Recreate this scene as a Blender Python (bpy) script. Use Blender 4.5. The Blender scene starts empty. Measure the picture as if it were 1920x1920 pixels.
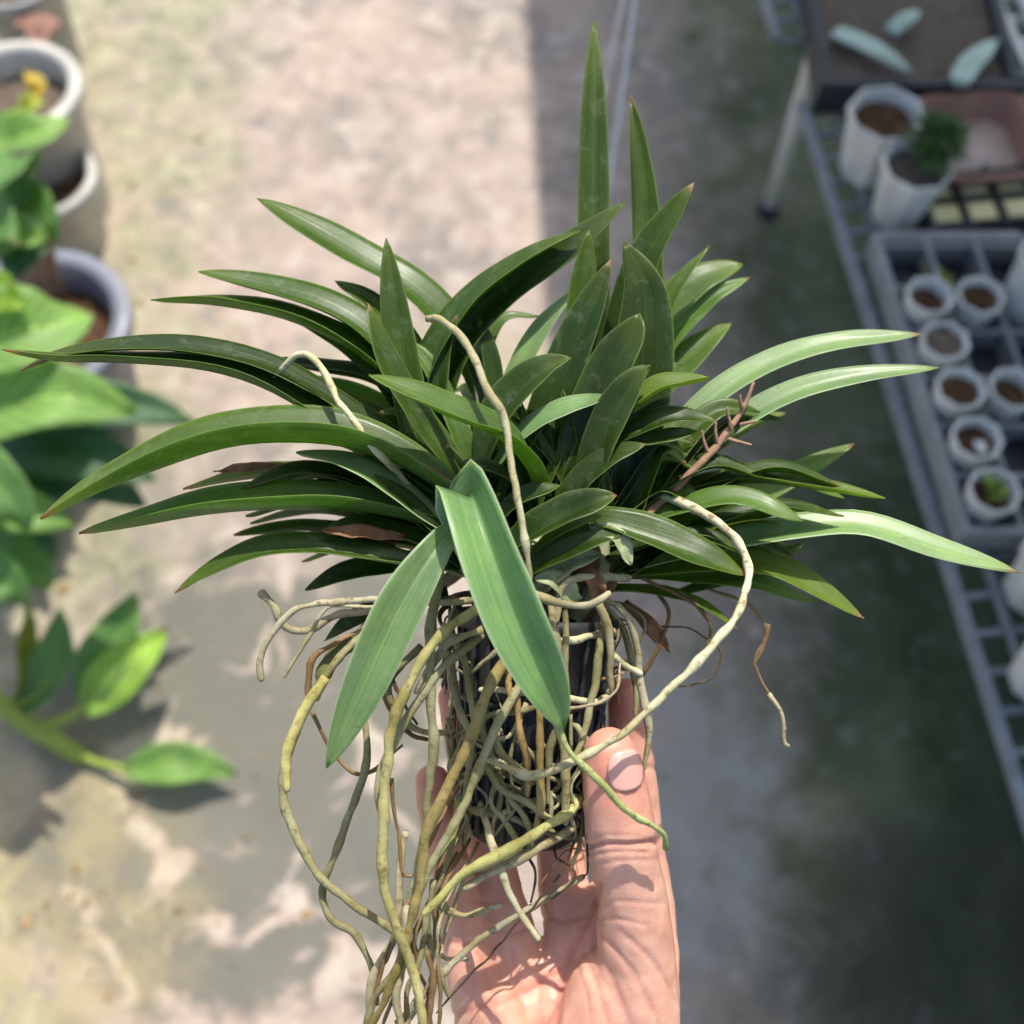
import bpy, bmesh, math, random
from mathutils import Vector, Matrix, noise
random.seed(7)
R = math.radians
SC = bpy.context.scene
COL = SC.collection

# ------------------------------------------------------------------ camera
F = 2059.0                       # focal length in pixels of the 1920 px photograph
PITCH = R(63.0)                  # the camera looks steeply down
CAM = Vector((0, 0, 1.55))
FW = Vector((0, math.cos(PITCH), -math.sin(PITCH)))
UP = Vector((0, math.sin(PITCH), math.cos(PITCH)))
RT = Vector((1, 0, 0))
D0 = 0.38                        # distance of the held plant
K = D0 / F                       # metres for one pixel at that distance
cam = bpy.data.cameras.new('camera')
camo = bpy.data.objects.new('camera', cam)
COL.objects.link(camo)
camo.location = CAM
camo.rotation_euler = (R(90) - PITCH, 0, 0)
cam.sensor_width = 36
cam.angle = 2 * math.atan(960 / F)
cam.clip_start = 0.01
cam.clip_end = 200
cam.dof.use_dof = True
cam.dof.focus_distance = 0.362
cam.dof.aperture_fstop = 7.6
SC.camera = camo

# ------------------------------------------------------------------ light
SUN = Vector((0.16, 0.49, 0.86)).normalized()
w = bpy.data.worlds.new('World')
SC.world = w
w.use_nodes = True
nt = w.node_tree
sky = nt.nodes.new('ShaderNodeTexSky')
sky.sky_type = 'NISHITA'
sky.sun_disc = False
sky.air_density = 1.0
sky.dust_density = 2.5
sky.ozone_density = 0.9
sky.sun_elevation = math.asin(SUN.z)
sky.sun_rotation = math.atan2(SUN.x, SUN.y)
nt.links.new(sky.outputs[0], nt.nodes['Background'].inputs[0])
nt.nodes['Background'].inputs[1].default_value = 0.15
sl = bpy.data.lights.new('sun', 'SUN')
sl.energy = 3.7
sl.angle = R(0.53)
sl.color = (1.0, 0.94, 0.85)
slo = bpy.data.objects.new('sun', sl)
COL.objects.link(slo)
slo.rotation_euler = SUN.to_track_quat('Z', 'Y').to_euler()
slo.location = (0, 0, 6)
SC.view_settings.view_transform = 'Standard'
SC.view_settings.look = 'None'
SC.view_settings.gamma = 1
SC.view_settings.exposure = 0.60
SC.render.engine = 'CYCLES'
SC.cycles.use_denoising = True
try:
    SC.cycles.denoiser = 'OPENIMAGEDENOISE'
except Exception:
    pass
SC.cycles.max_bounces = 8
SC.cycles.transparent_max_bounces = 8

# ------------------------------------------------------------------ helpers
def cp(px, py, z=0.0):
    """point seen at a pixel of the photograph, z pixels nearer than the held plant's axis"""
    d = D0 - z * K
    return CAM + d * (FW + RT * ((px - 960) / F) + UP * ((960 - py) / F))

def at(px, py, h):
    """point seen at a pixel, at world height h"""
    r = FW + RT * ((px - 960) / F) + UP * ((960 - py) / F)
    return CAM + r * ((h - CAM.z) / r.z)

def cdir(x, y, z):
    return (RT * x + UP * y - FW * z).normalized()

def mesh(name, verts, faces, mat, parent=None, smooth=True, uvs=None, origin=None):
    o0 = Vector(origin) if origin is not None else (parent.matrix_world.translation if parent else Vector())
    if parent is not None:
        o0 = base_of(parent)
    me = bpy.data.meshes.new(name)
    me.from_pydata([tuple(Vector(v) - o0) for v in verts], [], faces)
    if uvs:
        ul = me.uv_layers.new(name='UVMap')
        for l in me.loops:
            ul.data[l.index].uv = uvs[l.vertex_index]
    if smooth:
        me.polygons.foreach_set('use_smooth', [True] * len(me.polygons))
    me.materials.append(mat)
    o = bpy.data.objects.new(name, me)
    COL.objects.link(o)
    if parent is not None:
        o.parent = parent
    else:
        o.location = o0
    return o

def base_of(o):
    p = Vector(o.location)
    while o.parent is not None:
        o = o.parent
        p = p + o.location
    return p

def thing(name, loc, label, cat, group=None):
    o = bpy.data.objects.new(name, None)
    o.empty_display_size = 0.02
    COL.objects.link(o)
    o.location = loc
    tag(o, label, cat, group)
    return o

def tag(o, label, cat, group=None):
    o['label'] = label
    o['category'] = cat
    if group:
        o['group'] = group
    return o

def spline(pts, n):
    """Catmull-Rom through vectors, n samples"""
    P = [Vector(p) for p in pts]
    if len(P) == 2:
        P = [P[0], (P[0] + P[1]) / 2, P[1]]
    P = [P[0] * 2 - P[1]] + P + [P[-1] * 2 - P[-2]]
    dense = []
    for i in range(1, len(P) - 2):
        a, b, c, d = P[i - 1:i + 3]
        for j in range(16):
            t = j / 16
            dense.append(0.5 * (2 * b + (c - a) * t + (2 * a - 5 * b + 4 * c - d) * t * t + (3 * b - a - 3 * c + d) * t ** 3))
    dense.append(P[-2])
    L = [0]
    for i in range(1, len(dense)):
        L.append(L[-1] + (dense[i] - dense[i - 1]).length)
    out, k = [], 0
    for i in range(n):
        s = L[-1] * i / (n - 1)
        while k < len(L) - 2 and L[k + 1] < s:
            k += 1
        t = (s - L[k]) / max(1e-9, L[k + 1] - L[k])
        out.append(dense[k].lerp(dense[k + 1], min(1, max(0, t))))
    return out, L[-1]

def sstep(a, b, x):
    t = min(1, max(0, (x - a) / (b - a)))
    return t * t * (3 - 2 * t)

# ------------------------------------------------------------------ materials
class NT:
    def __init__(s, name):
        s.m = bpy.data.materials.new(name)
        s.m.use_nodes = True
        s.t = s.m.node_tree
        s.b = s.t.nodes['Principled BSDF']
        s.out = s.t.nodes['Material Output']
    def n(s, kind, **kw):
        o = s.t.nodes.new('ShaderNode' + kind)
        for k, v in kw.items():
            if k.startswith('i_'):
                o.inputs[k[2:].replace('_', ' ')].default_value = v
            else:
                setattr(o, k, v)
        return o
    def l(s, a, b):
        s.t.links.new(a, b)
    def noise(s, scale, detail=4, rough=0.55, vec=None, dist=0.0):
        o = s.n('TexNoise', i_Scale=scale, i_Detail=detail, i_Roughness=rough, i_Distortion=dist)
        if vec is not None:
            s.l(vec, o.inputs['Vector'])
        return o.outputs[0]
    def ramp(s, fac, stops, interp='LINEAR'):
        o = s.n('ValToRGB')
        o.color_ramp.interpolation = interp
        e = o.color_ramp.elements
        while len(e) < len(stops):
            e.new(0.5)
        for el, (p, c) in zip(e, stops):
            el.position = p
            el.color = c if isinstance(c, tuple) and len(c) == 4 else ((c, c, c, 1) if not isinstance(c, tuple) else c + (1,))
        s.l(fac, o.inputs[0])
        return o.outputs[0]
    def mix(s, fac, a, b, mode='MIX'):
        o = s.n('Mix', data_type='RGBA', blend_type=mode)
        for sock, v in ((o.inputs[0], fac), (o.inputs[6], a), (o.inputs[7], b)):
            if isinstance(v, bpy.types.NodeSocket):
                s.l(v, sock)
            elif isinstance(v, tuple):
                sock.default_value = v + (1,) if len(v) == 3 else v
            else:
                sock.default_value = v
        return o.outputs[2]
    def math(s, op, a, b=0.0, clamp=False):
        o = s.n('Math', operation=op, use_clamp=clamp)
        for i, v in enumerate((a, b)):
            if isinstance(v, bpy.types.NodeSocket):
                s.l(v, o.inputs[i])
            else:
                o.inputs[i].default_value = v
        return o.outputs[0]
    def bump(s, h, strength=0.3, dist=0.001):
        o = s.n('Bump', i_Strength=strength, i_Distance=dist)
        s.l(h, o.inputs['Height'])
        s.l(o.outputs[0], s.b.inputs['Normal'])
        return o.outputs[0]
    def col(s, c):
        if isinstance(c, tuple):
            s.b.inputs['Base Color'].default_value = c + (1,)
        else:
            s.l(c, s.b.inputs['Base Color'])
    def pos(s):
        return s.n('NewGeometry').outputs['Position']
    def set(s, **kw):
        for k, v in kw.items():
            s.b.inputs[k.replace('_', ' ')].default_value = v

def leaf_material(name, rough, transl, edge, edge_amt, nscale, sheen=0.3, tip=0.28, lat=0.0):
    m = NT(name)
    oi = m.n('ObjectInfo')
    uv = m.n('UVMap').outputs[0]
    sep = m.n('SeparateXYZ')
    m.l(uv, sep.inputs[0])
    u, v = sep.outputs[0], sep.outputs[1]
    a = m.math('ABSOLUTE', m.math('MULTIPLY', m.math('SUBTRACT', u, 0.5), 2.0))
    p = m.pos()
    n1 = m.noise(nscale, 5, 0.6, p)
    n2 = m.noise(nscale * 9, 3, 0.6, p)
    base = m.mix(m.ramp(n1, [(0.3, 0.0), (0.7, 1.0)]), oi.outputs['Color'],
                 m.mix(1.0, oi.outputs['Color'], (1.3, 1.28, 1.0), 'MULTIPLY'))
    base = m.mix(m.math('MULTIPLY', m.ramp(n2, [(0.56, 0.0), (0.72, 1.0)]), 0.35), base, m.mix(1.0, base, (1.6, 1.5, 1.3), 'MULTIPLY'))
    # lengthwise veins, very faint
    cv = m.n('CombineXYZ')
    m.l(m.math('MULTIPLY', u, 17.0), cv.inputs[0])
    m.l(m.math('MULTIPLY', v, 1.5), cv.inputs[1])
    vein = m.noise(1.0, 2, 0.5, cv.outputs[0])
    base = m.mix(m.ramp(vein, [(0.38, 0.45), (0.56, 0.0)]), base, m.mix(1.0, base, (0.6, 0.62, 0.55), 'MULTIPLY'))
    if lat:
        # side veins running out to the margin
        wv = m.n('TexWave', wave_type='BANDS', bands_direction='X', i_Scale=1.0, i_Distortion=0.6)
        cw = m.n('CombineXYZ')
        m.l(m.math('SUBTRACT', m.math('MULTIPLY', v, 3.4), m.math('MULTIPLY', a, 0.9)), cw.inputs[0])
        m.l(cw.outputs[0], wv.inputs['Vector'])
        base = m.mix(m.ramp(wv.outputs[1], [(0.80, 0.0), (0.97, 0.5)]), base, m.mix(1.0, base, (1.7, 1.6, 1.5), 'MULTIPLY'))
    mid = m.ramp(a, [(0.0, 0.8 if lat else 0.55), (0.06 if lat else 0.035, 0.0)])
    base = m.mix(mid, base, m.mix(1.0, base, (1.9, 1.7, 1.3), 'MULTIPLY'))
    base = m.mix(m.math('MULTIPLY', m.ramp(a, [(0.93, 0.0), (0.995, 1.0)]), edge_amt), base, edge)
    base = m.mix(m.math('MULTIPLY', m.ramp(v, [(0.80, 0.0), (1.0, 1.0)]), tip), base, (0.28, 0.34, 0.04))
    sp = m.noise(nscale * 45, 2, 0.5, p)
    base = m.mix(m.math('MULTIPLY', m.ramp(sp, [(0.70, 0.0), (0.76, 0.6)]), m.ramp(n1, [(0.45, 0.0), (0.6, 1.0)])), base, (0.45, 0.48, 0.38))
    ck = m.noise(nscale * 2.6, 6, 0.7, p, 0.8)
    base = m.mix(m.ramp(ck, [(0.54, 0.0), (0.68, 0.24)]), base, (0.34, 0.39, 0.27))
    dryt = m.math('MULTIPLY', m.ramp(v, [(0.955, 0.0), (0.985, 1.0)]), m.math('GREATER_THAN', oi.outputs['Random'], 0.55))
    base = m.mix(dryt, base, (0.30, 0.22, 0.11))
    scar = m.noise(nscale * 5.5, 2, 0.4, p, 0.5)
    base = m.mix(m.ramp(scar, [(0.735, 0.0), (0.76, 0.75)]), base, (0.17, 0.12, 0.05))
    m.col(base)
    m.set(Roughness=rough, Specular_IOR_Level=0.5, Coat_Weight=sheen, Coat_Roughness=0.25)
    m.l(m.ramp(n1, [(0.25, rough - 0.08), (0.75, rough + 0.14)]), m.b.inputs['Roughness'])
    m.bump(m.mix(0.3, vein, n2), 0.4, 0.0006)
    tr = m.n('BsdfTranslucent')
    m.l(m.mix(1.0, base, (2.1, 2.05, 0.6), 'MULTIPLY'), tr.inputs[0])
    mx = m.n('MixShader')
    mx.inputs[0].default_value = transl
    m.l(m.b.outputs[0], mx.inputs[1])
    m.l(tr.outputs[0], mx.inputs[2])
    m.l(mx.outputs[0], m.out.inputs[0])
    return m.m

M = {}
M['leaf'] = leaf_material('orchid_leaf', 0.40, 0.50, (0.30, 0.40, 0.10), 0.5, 60, 0.2)
M['waxleaf'] = leaf_material('waxy_orchid_leaf', 0.43, 0.32, (0.50, 0.58, 0.40), 0.85, 60, 0.15, 0.2)
M['bgleaf'] = leaf_material('broad_leaf', 0.52, 0.45, (0.3, 0.45, 0.1), 0.25, 14, 0.05, 0.1, 1.0)

def root_material():
    m = NT('aerial_root')
    p = m.pos()
    oi = m.n('ObjectInfo')
    n1 = m.noise(55, 4, 0.6, p)
    n2 = m.noise(420, 4, 0.65, p)
    n3 = m.noise(1500, 2, 0.6, p)
    c = m.mix(m.ramp(n1, [(0.36, 0.0), (0.62, 1.0)]), oi.outputs['Color'], m.mix(1.0, oi.outputs['Color'], (0.60, 0.56, 0.40), 'MULTIPLY'))
    c = m.mix(m.ramp(n2, [(0.54, 0.0), (0.66, 0.8)]), c, (0.16, 0.11, 0.045))
    uv = m.n('UVMap').outputs[0]
    sep = m.n('SeparateXYZ')
    m.l(uv, sep.inputs[0])
    # fine rings across the velamen
    cv = m.n('CombineXYZ')
    m.l(m.math('MULTIPLY', sep.outputs[1], 900.0), cv.inputs[0])
    rings = m.noise(1.0, 2, 0.5, cv.outputs[0])
    c = m.mix(m.ramp(rings, [(0.33, 0.22), (0.5, 0.0)]), c, m.mix(1.0, c, (0.7, 0.62, 0.48), 'MULTIPLY'))
    m.col(c)
    m.set(Roughness=0.72, Specular_IOR_Level=0.3, Subsurface_Weight=0.0)
    m.bump(m.mix(0.72, rings, m.mix(0.5, n2, n3)), 0.6, 0.0006)
    return m.m
M['root'] = root_material()

def simple(name, c, rough, spec=0.4, nscale=40, var=0.25, bump=0.15, dist=0.001, metal=0.0, dark=None, trans=0.0):
    m = NT(name)
    p = m.pos()
    n1 = m.noise(nscale, 5, 0.6, p)
    n2 = m.noise(nscale * 7, 3, 0.6, p)
    d = dark or tuple(x * (1 - var) for x in c)
    col = m.mix(m.ramp(n1, [(0.32, 0.0), (0.68, 1.0)]), d, c)
    m.col(m.mix(m.ramp(n2, [(0.3, 0.3), (0.6, 0.0)]), col, d))
    m.set(Roughness=rough, Specular_IOR_Level=spec, Metallic=metal)
    m.l(m.ramp(n1, [(0.3, min(1, rough + 0.12)), (0.7, max(0.05, rough - 0.08))]), m.b.inputs['Roughness'])
    m.bump(n2, bump, dist)
    if trans:
        tr = m.n('BsdfTranslucent')
        tr.inputs[0].default_value = c + (1,)
        mx = m.n('MixShader')
        mx.inputs[0].default_value = trans
        m.l(m.b.outputs[0], mx.inputs[1])
        m.l(tr.outputs[0], mx.inputs[2])
        m.l(mx.outputs[0], m.out.inputs[0])
    return m.m

M['blackpot'] = simple('black_plastic', (0.028, 0.029, 0.033), 0.42, 0.5, 90, 0.5, 0.2)
M['mesh'] = simple('grey_bench_mesh', (0.19, 0.22, 0.25), 0.5, 0.4, 30, 0.35, 0.2)
M['oldwhite'] = simple('weathered_white_pot', (0.60, 0.59, 0.53), 0.5, 0.4, 14, 0.45, 0.15)
M['white'] = simple('white_pot_plastic', (0.74, 0.74, 0.70), 0.42, 0.5, 30, 0.30, 0.08, trans=0.08)
M['tray'] = simple('frosted_tray_plastic', (0.27, 0.285, 0.30), 0.5, 0.4, 25, 0.3, 0.15, trans=0.1)
M['blacktray'] = simple('black_tray', (0.03, 0.032, 0.04), 0.5, 0.4, 20, 0.4, 0.2)
M['greypot'] = simple('grey_pot_plastic', (0.20, 0.215, 0.26), 0.45, 0.5, 10, 0.25, 0.1)
M['clearpot'] = simple('pale_grey_pot', (0.40, 0.41, 0.39), 0.4, 0.5, 10, 0.3, 0.1)
M['terra'] = simple('terracotta', (0.30, 0.16, 0.12), 0.75, 0.3, 18, 0.3, 0.3)
M['dust'] = simple('pale_dry_residue', (0.50, 0.41, 0.37), 0.9, 0.2, 30, 0.25, 0.3)
M['soil'] = simple('potting_soil', (0.24, 0.135, 0.08), 0.95, 0.1, 95, 0.8, 1.0, 0.006)
M['grit'] = simple('gritty_substrate', (0.34, 0.27, 0.21), 0.95, 0.1, 110, 0.55, 1.0, 0.006)
M['stem'] = simple('pink_stem', (0.36, 0.24, 0.17), 0.55, 0.4, 40, 0.3, 0.2)
M['greenstem'] = simple('green_stem', (0.34, 0.44, 0.07), 0.5, 0.4, 40, 0.25, 0.2, trans=0.15)
M['pole'] = simple('cream_pole', (0.80, 0.77, 0.66), 0.45, 0.4, 15, 0.2, 0.1)
M['wire'] = simple('white_wire', (0.75, 0.76, 0.78), 0.4, 0.5, 30, 0.15, 0.1)
M['glauc'] = simple('glaucous_succulent', (0.40, 0.52, 0.44), 0.55, 0.4, 30, 0.3, 0.2)
M['cactus'] = simple('dark_green_succulent', (0.04, 0.10, 0.03), 0.55, 0.4, 60, 0.5, 0.3)
M['yellow'] = simple('sunlit_pale_yellow', (0.66, 0.60, 0.33), 0.7, 0.3, 40, 0.15, 0.2)  # sunlight seen through the mesh, put into a block colour
M['dry'] = simple('dry_leaf', (0.30, 0.15, 0.07), 0.7, 0.3, 160, 0.55, 0.5)
M['bract'] = simple('pale_bract', (0.36, 0.40, 0.22), 0.6, 0.3, 160, 0.3, 0.3)
M['stalk'] = simple('red_brown_stalk', (0.42, 0.25, 0.165), 0.65, 0.3, 200, 0.4, 0.4)
M['roofsheet'] = simple('translucent_roof_sheet', (0.72, 0.78, 0.80), 0.7, 0.3, 3, 0.2, 0.2, trans=0.74)
M['moss'] = simple('fibre_medium', (0.035, 0.022, 0.012), 0.95, 0.1, 200, 0.6, 1.0, 0.002)

def concrete():
    m = NT('stained_concrete')
    p = m.pos()
    big = m.noise(2.2, 5, 0.6, p, 0.4)
    mid = m.noise(6.0, 6, 0.66, p, 0.4)
    blot = m.noise(15, 6, 0.66, p, 0.5)
    sm = m.noise(24, 5, 0.62, p, 0.5)
    fine = m.noise(120, 5, 0.7, p)
    sep = m.n('SeparateXYZ')
    m.l(p, sep.inputs[0])
    X, Y = sep.outputs[0], sep.outputs[1]
    wob = m.math('MULTIPLY', m.math('SUBTRACT', mid, 0.5), 0.9)
    def patch(cx, cy, rx, ry, lo, hi, amt, k=1.6):
        d = m.math('ADD', m.math('POWER', m.math('DIVIDE', m.math('SUBTRACT', X, cx), rx), 2.0),
                   m.math('POWER', m.math('DIVIDE', m.math('SUBTRACT', Y, cy), ry), 2.0))
        return m.ramp(m.math('ADD', d, m.math('MULTIPLY', wob, k)), [(lo, amt), (hi, 0.0)])
    # worn beige and pinkish cement
    c = m.mix(m.ramp(mid, [(0.40, 0.0), (0.58, 1.0)]), (0.185, 0.16, 0.135), (0.37, 0.30, 0.25))
    c = m.mix(m.ramp(big, [(0.46, 0.0), (0.58, 0.7)]), c, (0.42, 0.315, 0.255))
    c = m.mix(m.ramp(blot, [(0.53, 0.0), (0.63, 0.75)]), c, (0.46, 0.395, 0.34))
    c = m.mix(m.ramp(blot, [(0.35, 0.8), (0.46, 0.0)]), c, (0.185, 0.175, 0.155))
    c = m.mix(m.ramp(sm, [(0.34, 0.4), (0.42, 0.0)]), c, (0.15, 0.14, 0.12))
    c = m.mix(m.ramp(sm, [(0.62, 0.0), (0.70, 0.5)]), c, (0.50, 0.45, 0.39))
    # yellow-green moss film beside the row of pots
    moss = m.ramp(m.math('SUBTRACT', m.math('ADD', X, wob), -0.66), [(0.0, 1.0), (0.20, 0.0)])
    moss = m.math('MULTIPLY', moss, m.ramp(blot, [(0.36, 0.15), (0.56, 0.65)]))
    c = m.mix(moss, c, m.mix(m.ramp(sm, [(0.4, 0.0), (0.6, 1.0)]), (0.17, 0.20, 0.085), (0.36, 0.35, 0.20)))
    c = m.mix(patch(-0.1, 1.02, 0.38, 0.16, 0.2, 1.2, 0.55), c, (0.40, 0.36, 0.22))
    # darker grey-green area near the camera with cream spots
    dark_area = patch(-0.34, 0.36, 0.40, 0.36, 0.7, 1.25, 0.95, 2.6)
    spot_gap = m.ramp(m.noise(8.5, 5, 0.6, p, 0.8), [(0.54, 1.0), (0.58, 0.03)])
    c = m.mix(m.math('MULTIPLY', dark_area, spot_gap), c, m.mix(mid, (0.08, 0.085, 0.068), (0.20, 0.19, 0.15)))
    c = m.mix(m.math('MULTIPLY', dark_area, m.ramp(m.noise(8.5, 5, 0.6, p, 0.8), [(0.585, 0.0), (0.63, 0.8)])), c, (0.50, 0.43, 0.34))
    # ochre litter in the near left corner
    och = patch(-0.66, 0.18, 0.28, 0.34, 0.3, 1.2, 0.62, 1.6)
    c = m.mix(m.math('MULTIPLY', och, m.ramp(blot, [(0.4, 0.3), (0.58, 0.9)])), c, (0.40, 0.32, 0.16))
    # dark green algae beside the bench, with painted shade beneath it
    alg_shade = m.ramp(m.math('ADD', X, m.math('MULTIPLY', wob, 0.8)), [(0.20, 0.0), (0.46, 0.88), (0.66, 1.0)])
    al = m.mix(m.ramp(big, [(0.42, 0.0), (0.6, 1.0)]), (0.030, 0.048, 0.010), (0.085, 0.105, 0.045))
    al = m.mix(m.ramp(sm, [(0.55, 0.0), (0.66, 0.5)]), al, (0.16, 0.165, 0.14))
    c = m.mix(alg_shade, c, al)
    c = m.mix(m.ramp(m.math('ADD', X, m.math('MULTIPLY', wob, 0.3)), [(0.56, 0.0), (0.74, 0.85)]), c, (0.014, 0.022, 0.010))  # shade under the bench painted into the floor colour
    # greyer bare strip next to the hand
    c = m.mix(m.math('MULTIPLY', patch(0.24, 0.34, 0.17, 0.26, 0.4, 1.3, 0.85), m.ramp(blot, [(0.38, 0.35), (0.58, 1.0)])), c, (0.26, 0.26, 0.24))
    c = m.mix(patch(0.60, 0.08, 0.27, 0.30, 0.4, 1.3, 0.6), c, (0.016, 0.018, 0.012))  # shadow at the near right painted as a near-black patch
    c = m.mix(m.ramp(fine, [(0.3, 0.35), (0.5, 0.0)]), c, m.mix(1.0, c, (0.45, 0.45, 0.42), 'MULTIPLY'))
    m.col(c)
    m.set(Specular_IOR_Level=0.35)
    m.l(m.ramp(mid, [(0.3, 0.55), (0.7, 0.9)]), m.b.inputs['Roughness'])
    m.bump(m.mix(0.5, fine, blot), 0.6, 0.005)
    return m.m
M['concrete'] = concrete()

def skin():
    m = NT('skin')
    p = m.pos()
    n1 = m.noise(60, 4, 0.6, p)
    n2 = m.noise(1100, 3, 0.6, p)
    n3 = m.noise(210, 5, 0.65, p)
    c = m.mix(m.ramp(n1, [(0.35, 0.0), (0.65, 1.0)]), (0.68, 0.35, 0.245), (0.75, 0.43, 0.31))
    c = m.mix(m.ramp(n3, [(0.50, 0.0), (0.68, 0.32)]), c, (0.64, 0.26, 0.19))
    c = m.mix(m.ramp(n3, [(0.34, 0.25), (0.46, 0.0)]), c, (0.78, 0.52, 0.40))
    at_ = m.n('Attribute', attribute_name='blush')
    c = m.mix(at_.outputs['Fac'], c, (0.58, 0.19, 0.15))
    m.col(c)
    m.set(Roughness=0.44, Specular_IOR_Level=0.45, Subsurface_Weight=0.6, Subsurface_Scale=0.0035)
    m.b.inputs['Subsurface Radius'].default_value = (1.0, 0.35, 0.2)
    m.l(m.ramp(n3, [(0.3, 0.52), (0.7, 0.36)]), m.b.inputs['Roughness'])
    # fine skin lines: stretched cells across the fingers
    mp = m.n('Mapping')
    mp.inputs['Scale'].default_value = (420, 1100, 1100)
    m.l(p, mp.inputs['Vector'])
    vor = m.n('TexVoronoi', feature='DISTANCE_TO_EDGE', i_Scale=1.0)
    m.l(mp.outputs[0], vor.inputs['Vector'])
    m.bump(m.mix(0.45, m.ramp(vor.outputs[0], [(0.0, 0.0), (0.22, 1.0)]), m.mix(0.5, n2, n3)), 0.18, 0.0004)
    return m.m
M['skin'] = skin()
M['nail'] = (lambda m: (m.col((0.72, 0.37, 0.31)), m.set(Roughness=0.28, Specular_IOR_Level=0.5, Subsurface_Weight=0.3, Subsurface_Scale=0.003, Coat_Weight=0.3), m.m)[2])(NT('fingernail'))

# ------------------------------------------------------------------ the setting
def grid_sheet(name, x0, x1, y0, y1, z, mat):
    v, f = [], []
    nx, ny = 24, 24
    for j in range(ny + 1):
        for i in range(nx + 1):
            x, y = x0 + (x1 - x0) * i / nx, y0 + (y1 - y0) * j / ny
            v.append((x, y, z))
    for j in range(ny):
        for i in range(nx):
            a = j * (nx + 1) + i
            f.append((a, a + 1, a + nx + 2, a + nx + 1))
    return mesh(name, v, f, mat, origin=(0, 0, 0))
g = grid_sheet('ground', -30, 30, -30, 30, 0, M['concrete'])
g['kind'] = 'structure'

# roof sheeting of the bench side; its edge throws the straight shadow line on the floor
def roof():
    a, b = at(985, 0, 0), at(1110, 1920, 0)
    h = 2.7
    off = SUN * (h / SUN.z)
    d = (a - b).normalized()
    a2, b2 = a + d * 3.5 + off, b - d * 3.2 + off
    side = Vector((d.y, -d.x, 0))
    v, f = [], []
    n = 120
    for i in range(n + 1):
        s = side * (5.0 * i / n)
        zz = Vector((0, 0, 0.02 * math.sin(i * math.pi / 2) + 0.2 * i / n))
        for e in (a2, b2):
            v.append(e + s + zz)
            v.append(e + s + zz + Vector((0, 0, 0.006)))
    for i in range(n):
        k = 4 * i
        f += [(k, k + 2, k + 6, k + 4), (k + 1, k + 5, k + 7, k + 3), (k, k + 4, k + 5, k + 1), (k + 2, k + 3, k + 7, k + 6)]
    f += [(0, 1, 3, 2), (4 * n, 4 * n + 2, 4 * n + 3, 4 * n + 1)]
    o = mesh('roof', v, f, M['roofsheet'], origin=a2)
    o['kind'] = 'structure'
roof()

# ------------------------------------------------------------------ shape builders
def tube(name, pts, radii, mat, parent, sides=8, n=40, wob=0.0, col=None, seed=0.0, knob=0.0, blunt=True):
    c, L = spline(pts, n)
    N = len(c)
    verts, faces, uv = [], [], []
    prev = None
    def rad(t):
        x = t * (len(radii) - 1)
        i = min(int(x), len(radii) - 2)
        return radii[i] * (1 - (x - i)) + radii[i + 1] * (x - i)
    if wob:
        c = [p + (noise.noise_vector(p * 70 + Vector((seed, seed * 2, 0))) * wob + noise.noise_vector(p * 210 + Vector((seed, 0, seed))) * wob * .4) * (0.3 + 0.7 * math.sin(math.pi * i / (N - 1))) for i, p in enumerate(c)]
    rings = []
    for i in range(N):
        T = (c[min(N - 1, i + 1)] - c[max(0, i - 1)]).normalized()
        if prev is None:
            A = T.orthogonal().normalized()
        else:
            A = (prev - T * prev.dot(T)).normalized()
        prev = A
        B = T.cross(A)
        r = rad(i / (N - 1))
        if knob:
            r *= 1 + knob * noise.noise(Vector((i * L / N * 190 + seed * 7, seed, 0)))
        rings.append((c[i], A, B, r, T))
    if knob:
        flat = [(1 + 0.30 * noise.noise(Vector((i_ * L / N * 60 + seed, 3.3, seed))), 1 + 0.22 * noise.noise(Vector((i_ * L / N * 60 + seed, 9.1, seed)))) for i_ in range(N + 2)]
    else:
        flat = [(1, 1)] * (N + 2)
    caps = []
    if blunt:
        p, A, B, r, T = rings[-1]
        caps = [(p + T * r * 0.5, A, B, r * 0.82, T), (p + T * r * 0.85, A, B, r * 0.45, T)]
    allr = rings + caps
    for i, (p, A, B, r, T) in enumerate(allr):
        for k in range(sides):
            a = 2 * math.pi * k / sides
            verts.append(p + A * (math.cos(a) * r * flat[i][0]) + B * (math.sin(a) * r * flat[i][1]))
            uv.append((k / sides, L * i / len(allr)))
    for i in range(len(allr) - 1):
        for k in range(sides):
            k2 = (k + 1) % sides
            faces.append((i * sides + k, i * sides + k2, (i + 1) * sides + k2, (i + 1) * sides + k))
    faces.append(tuple(reversed(range(sides))))
    faces.append(tuple((len(allr) - 1) * sides + k for k in range(sides)))
    o = mesh(name, verts, faces, mat, parent, uvs=uv)
    if col:
        o.color = tuple(col) + (1,)
    return o

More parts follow.
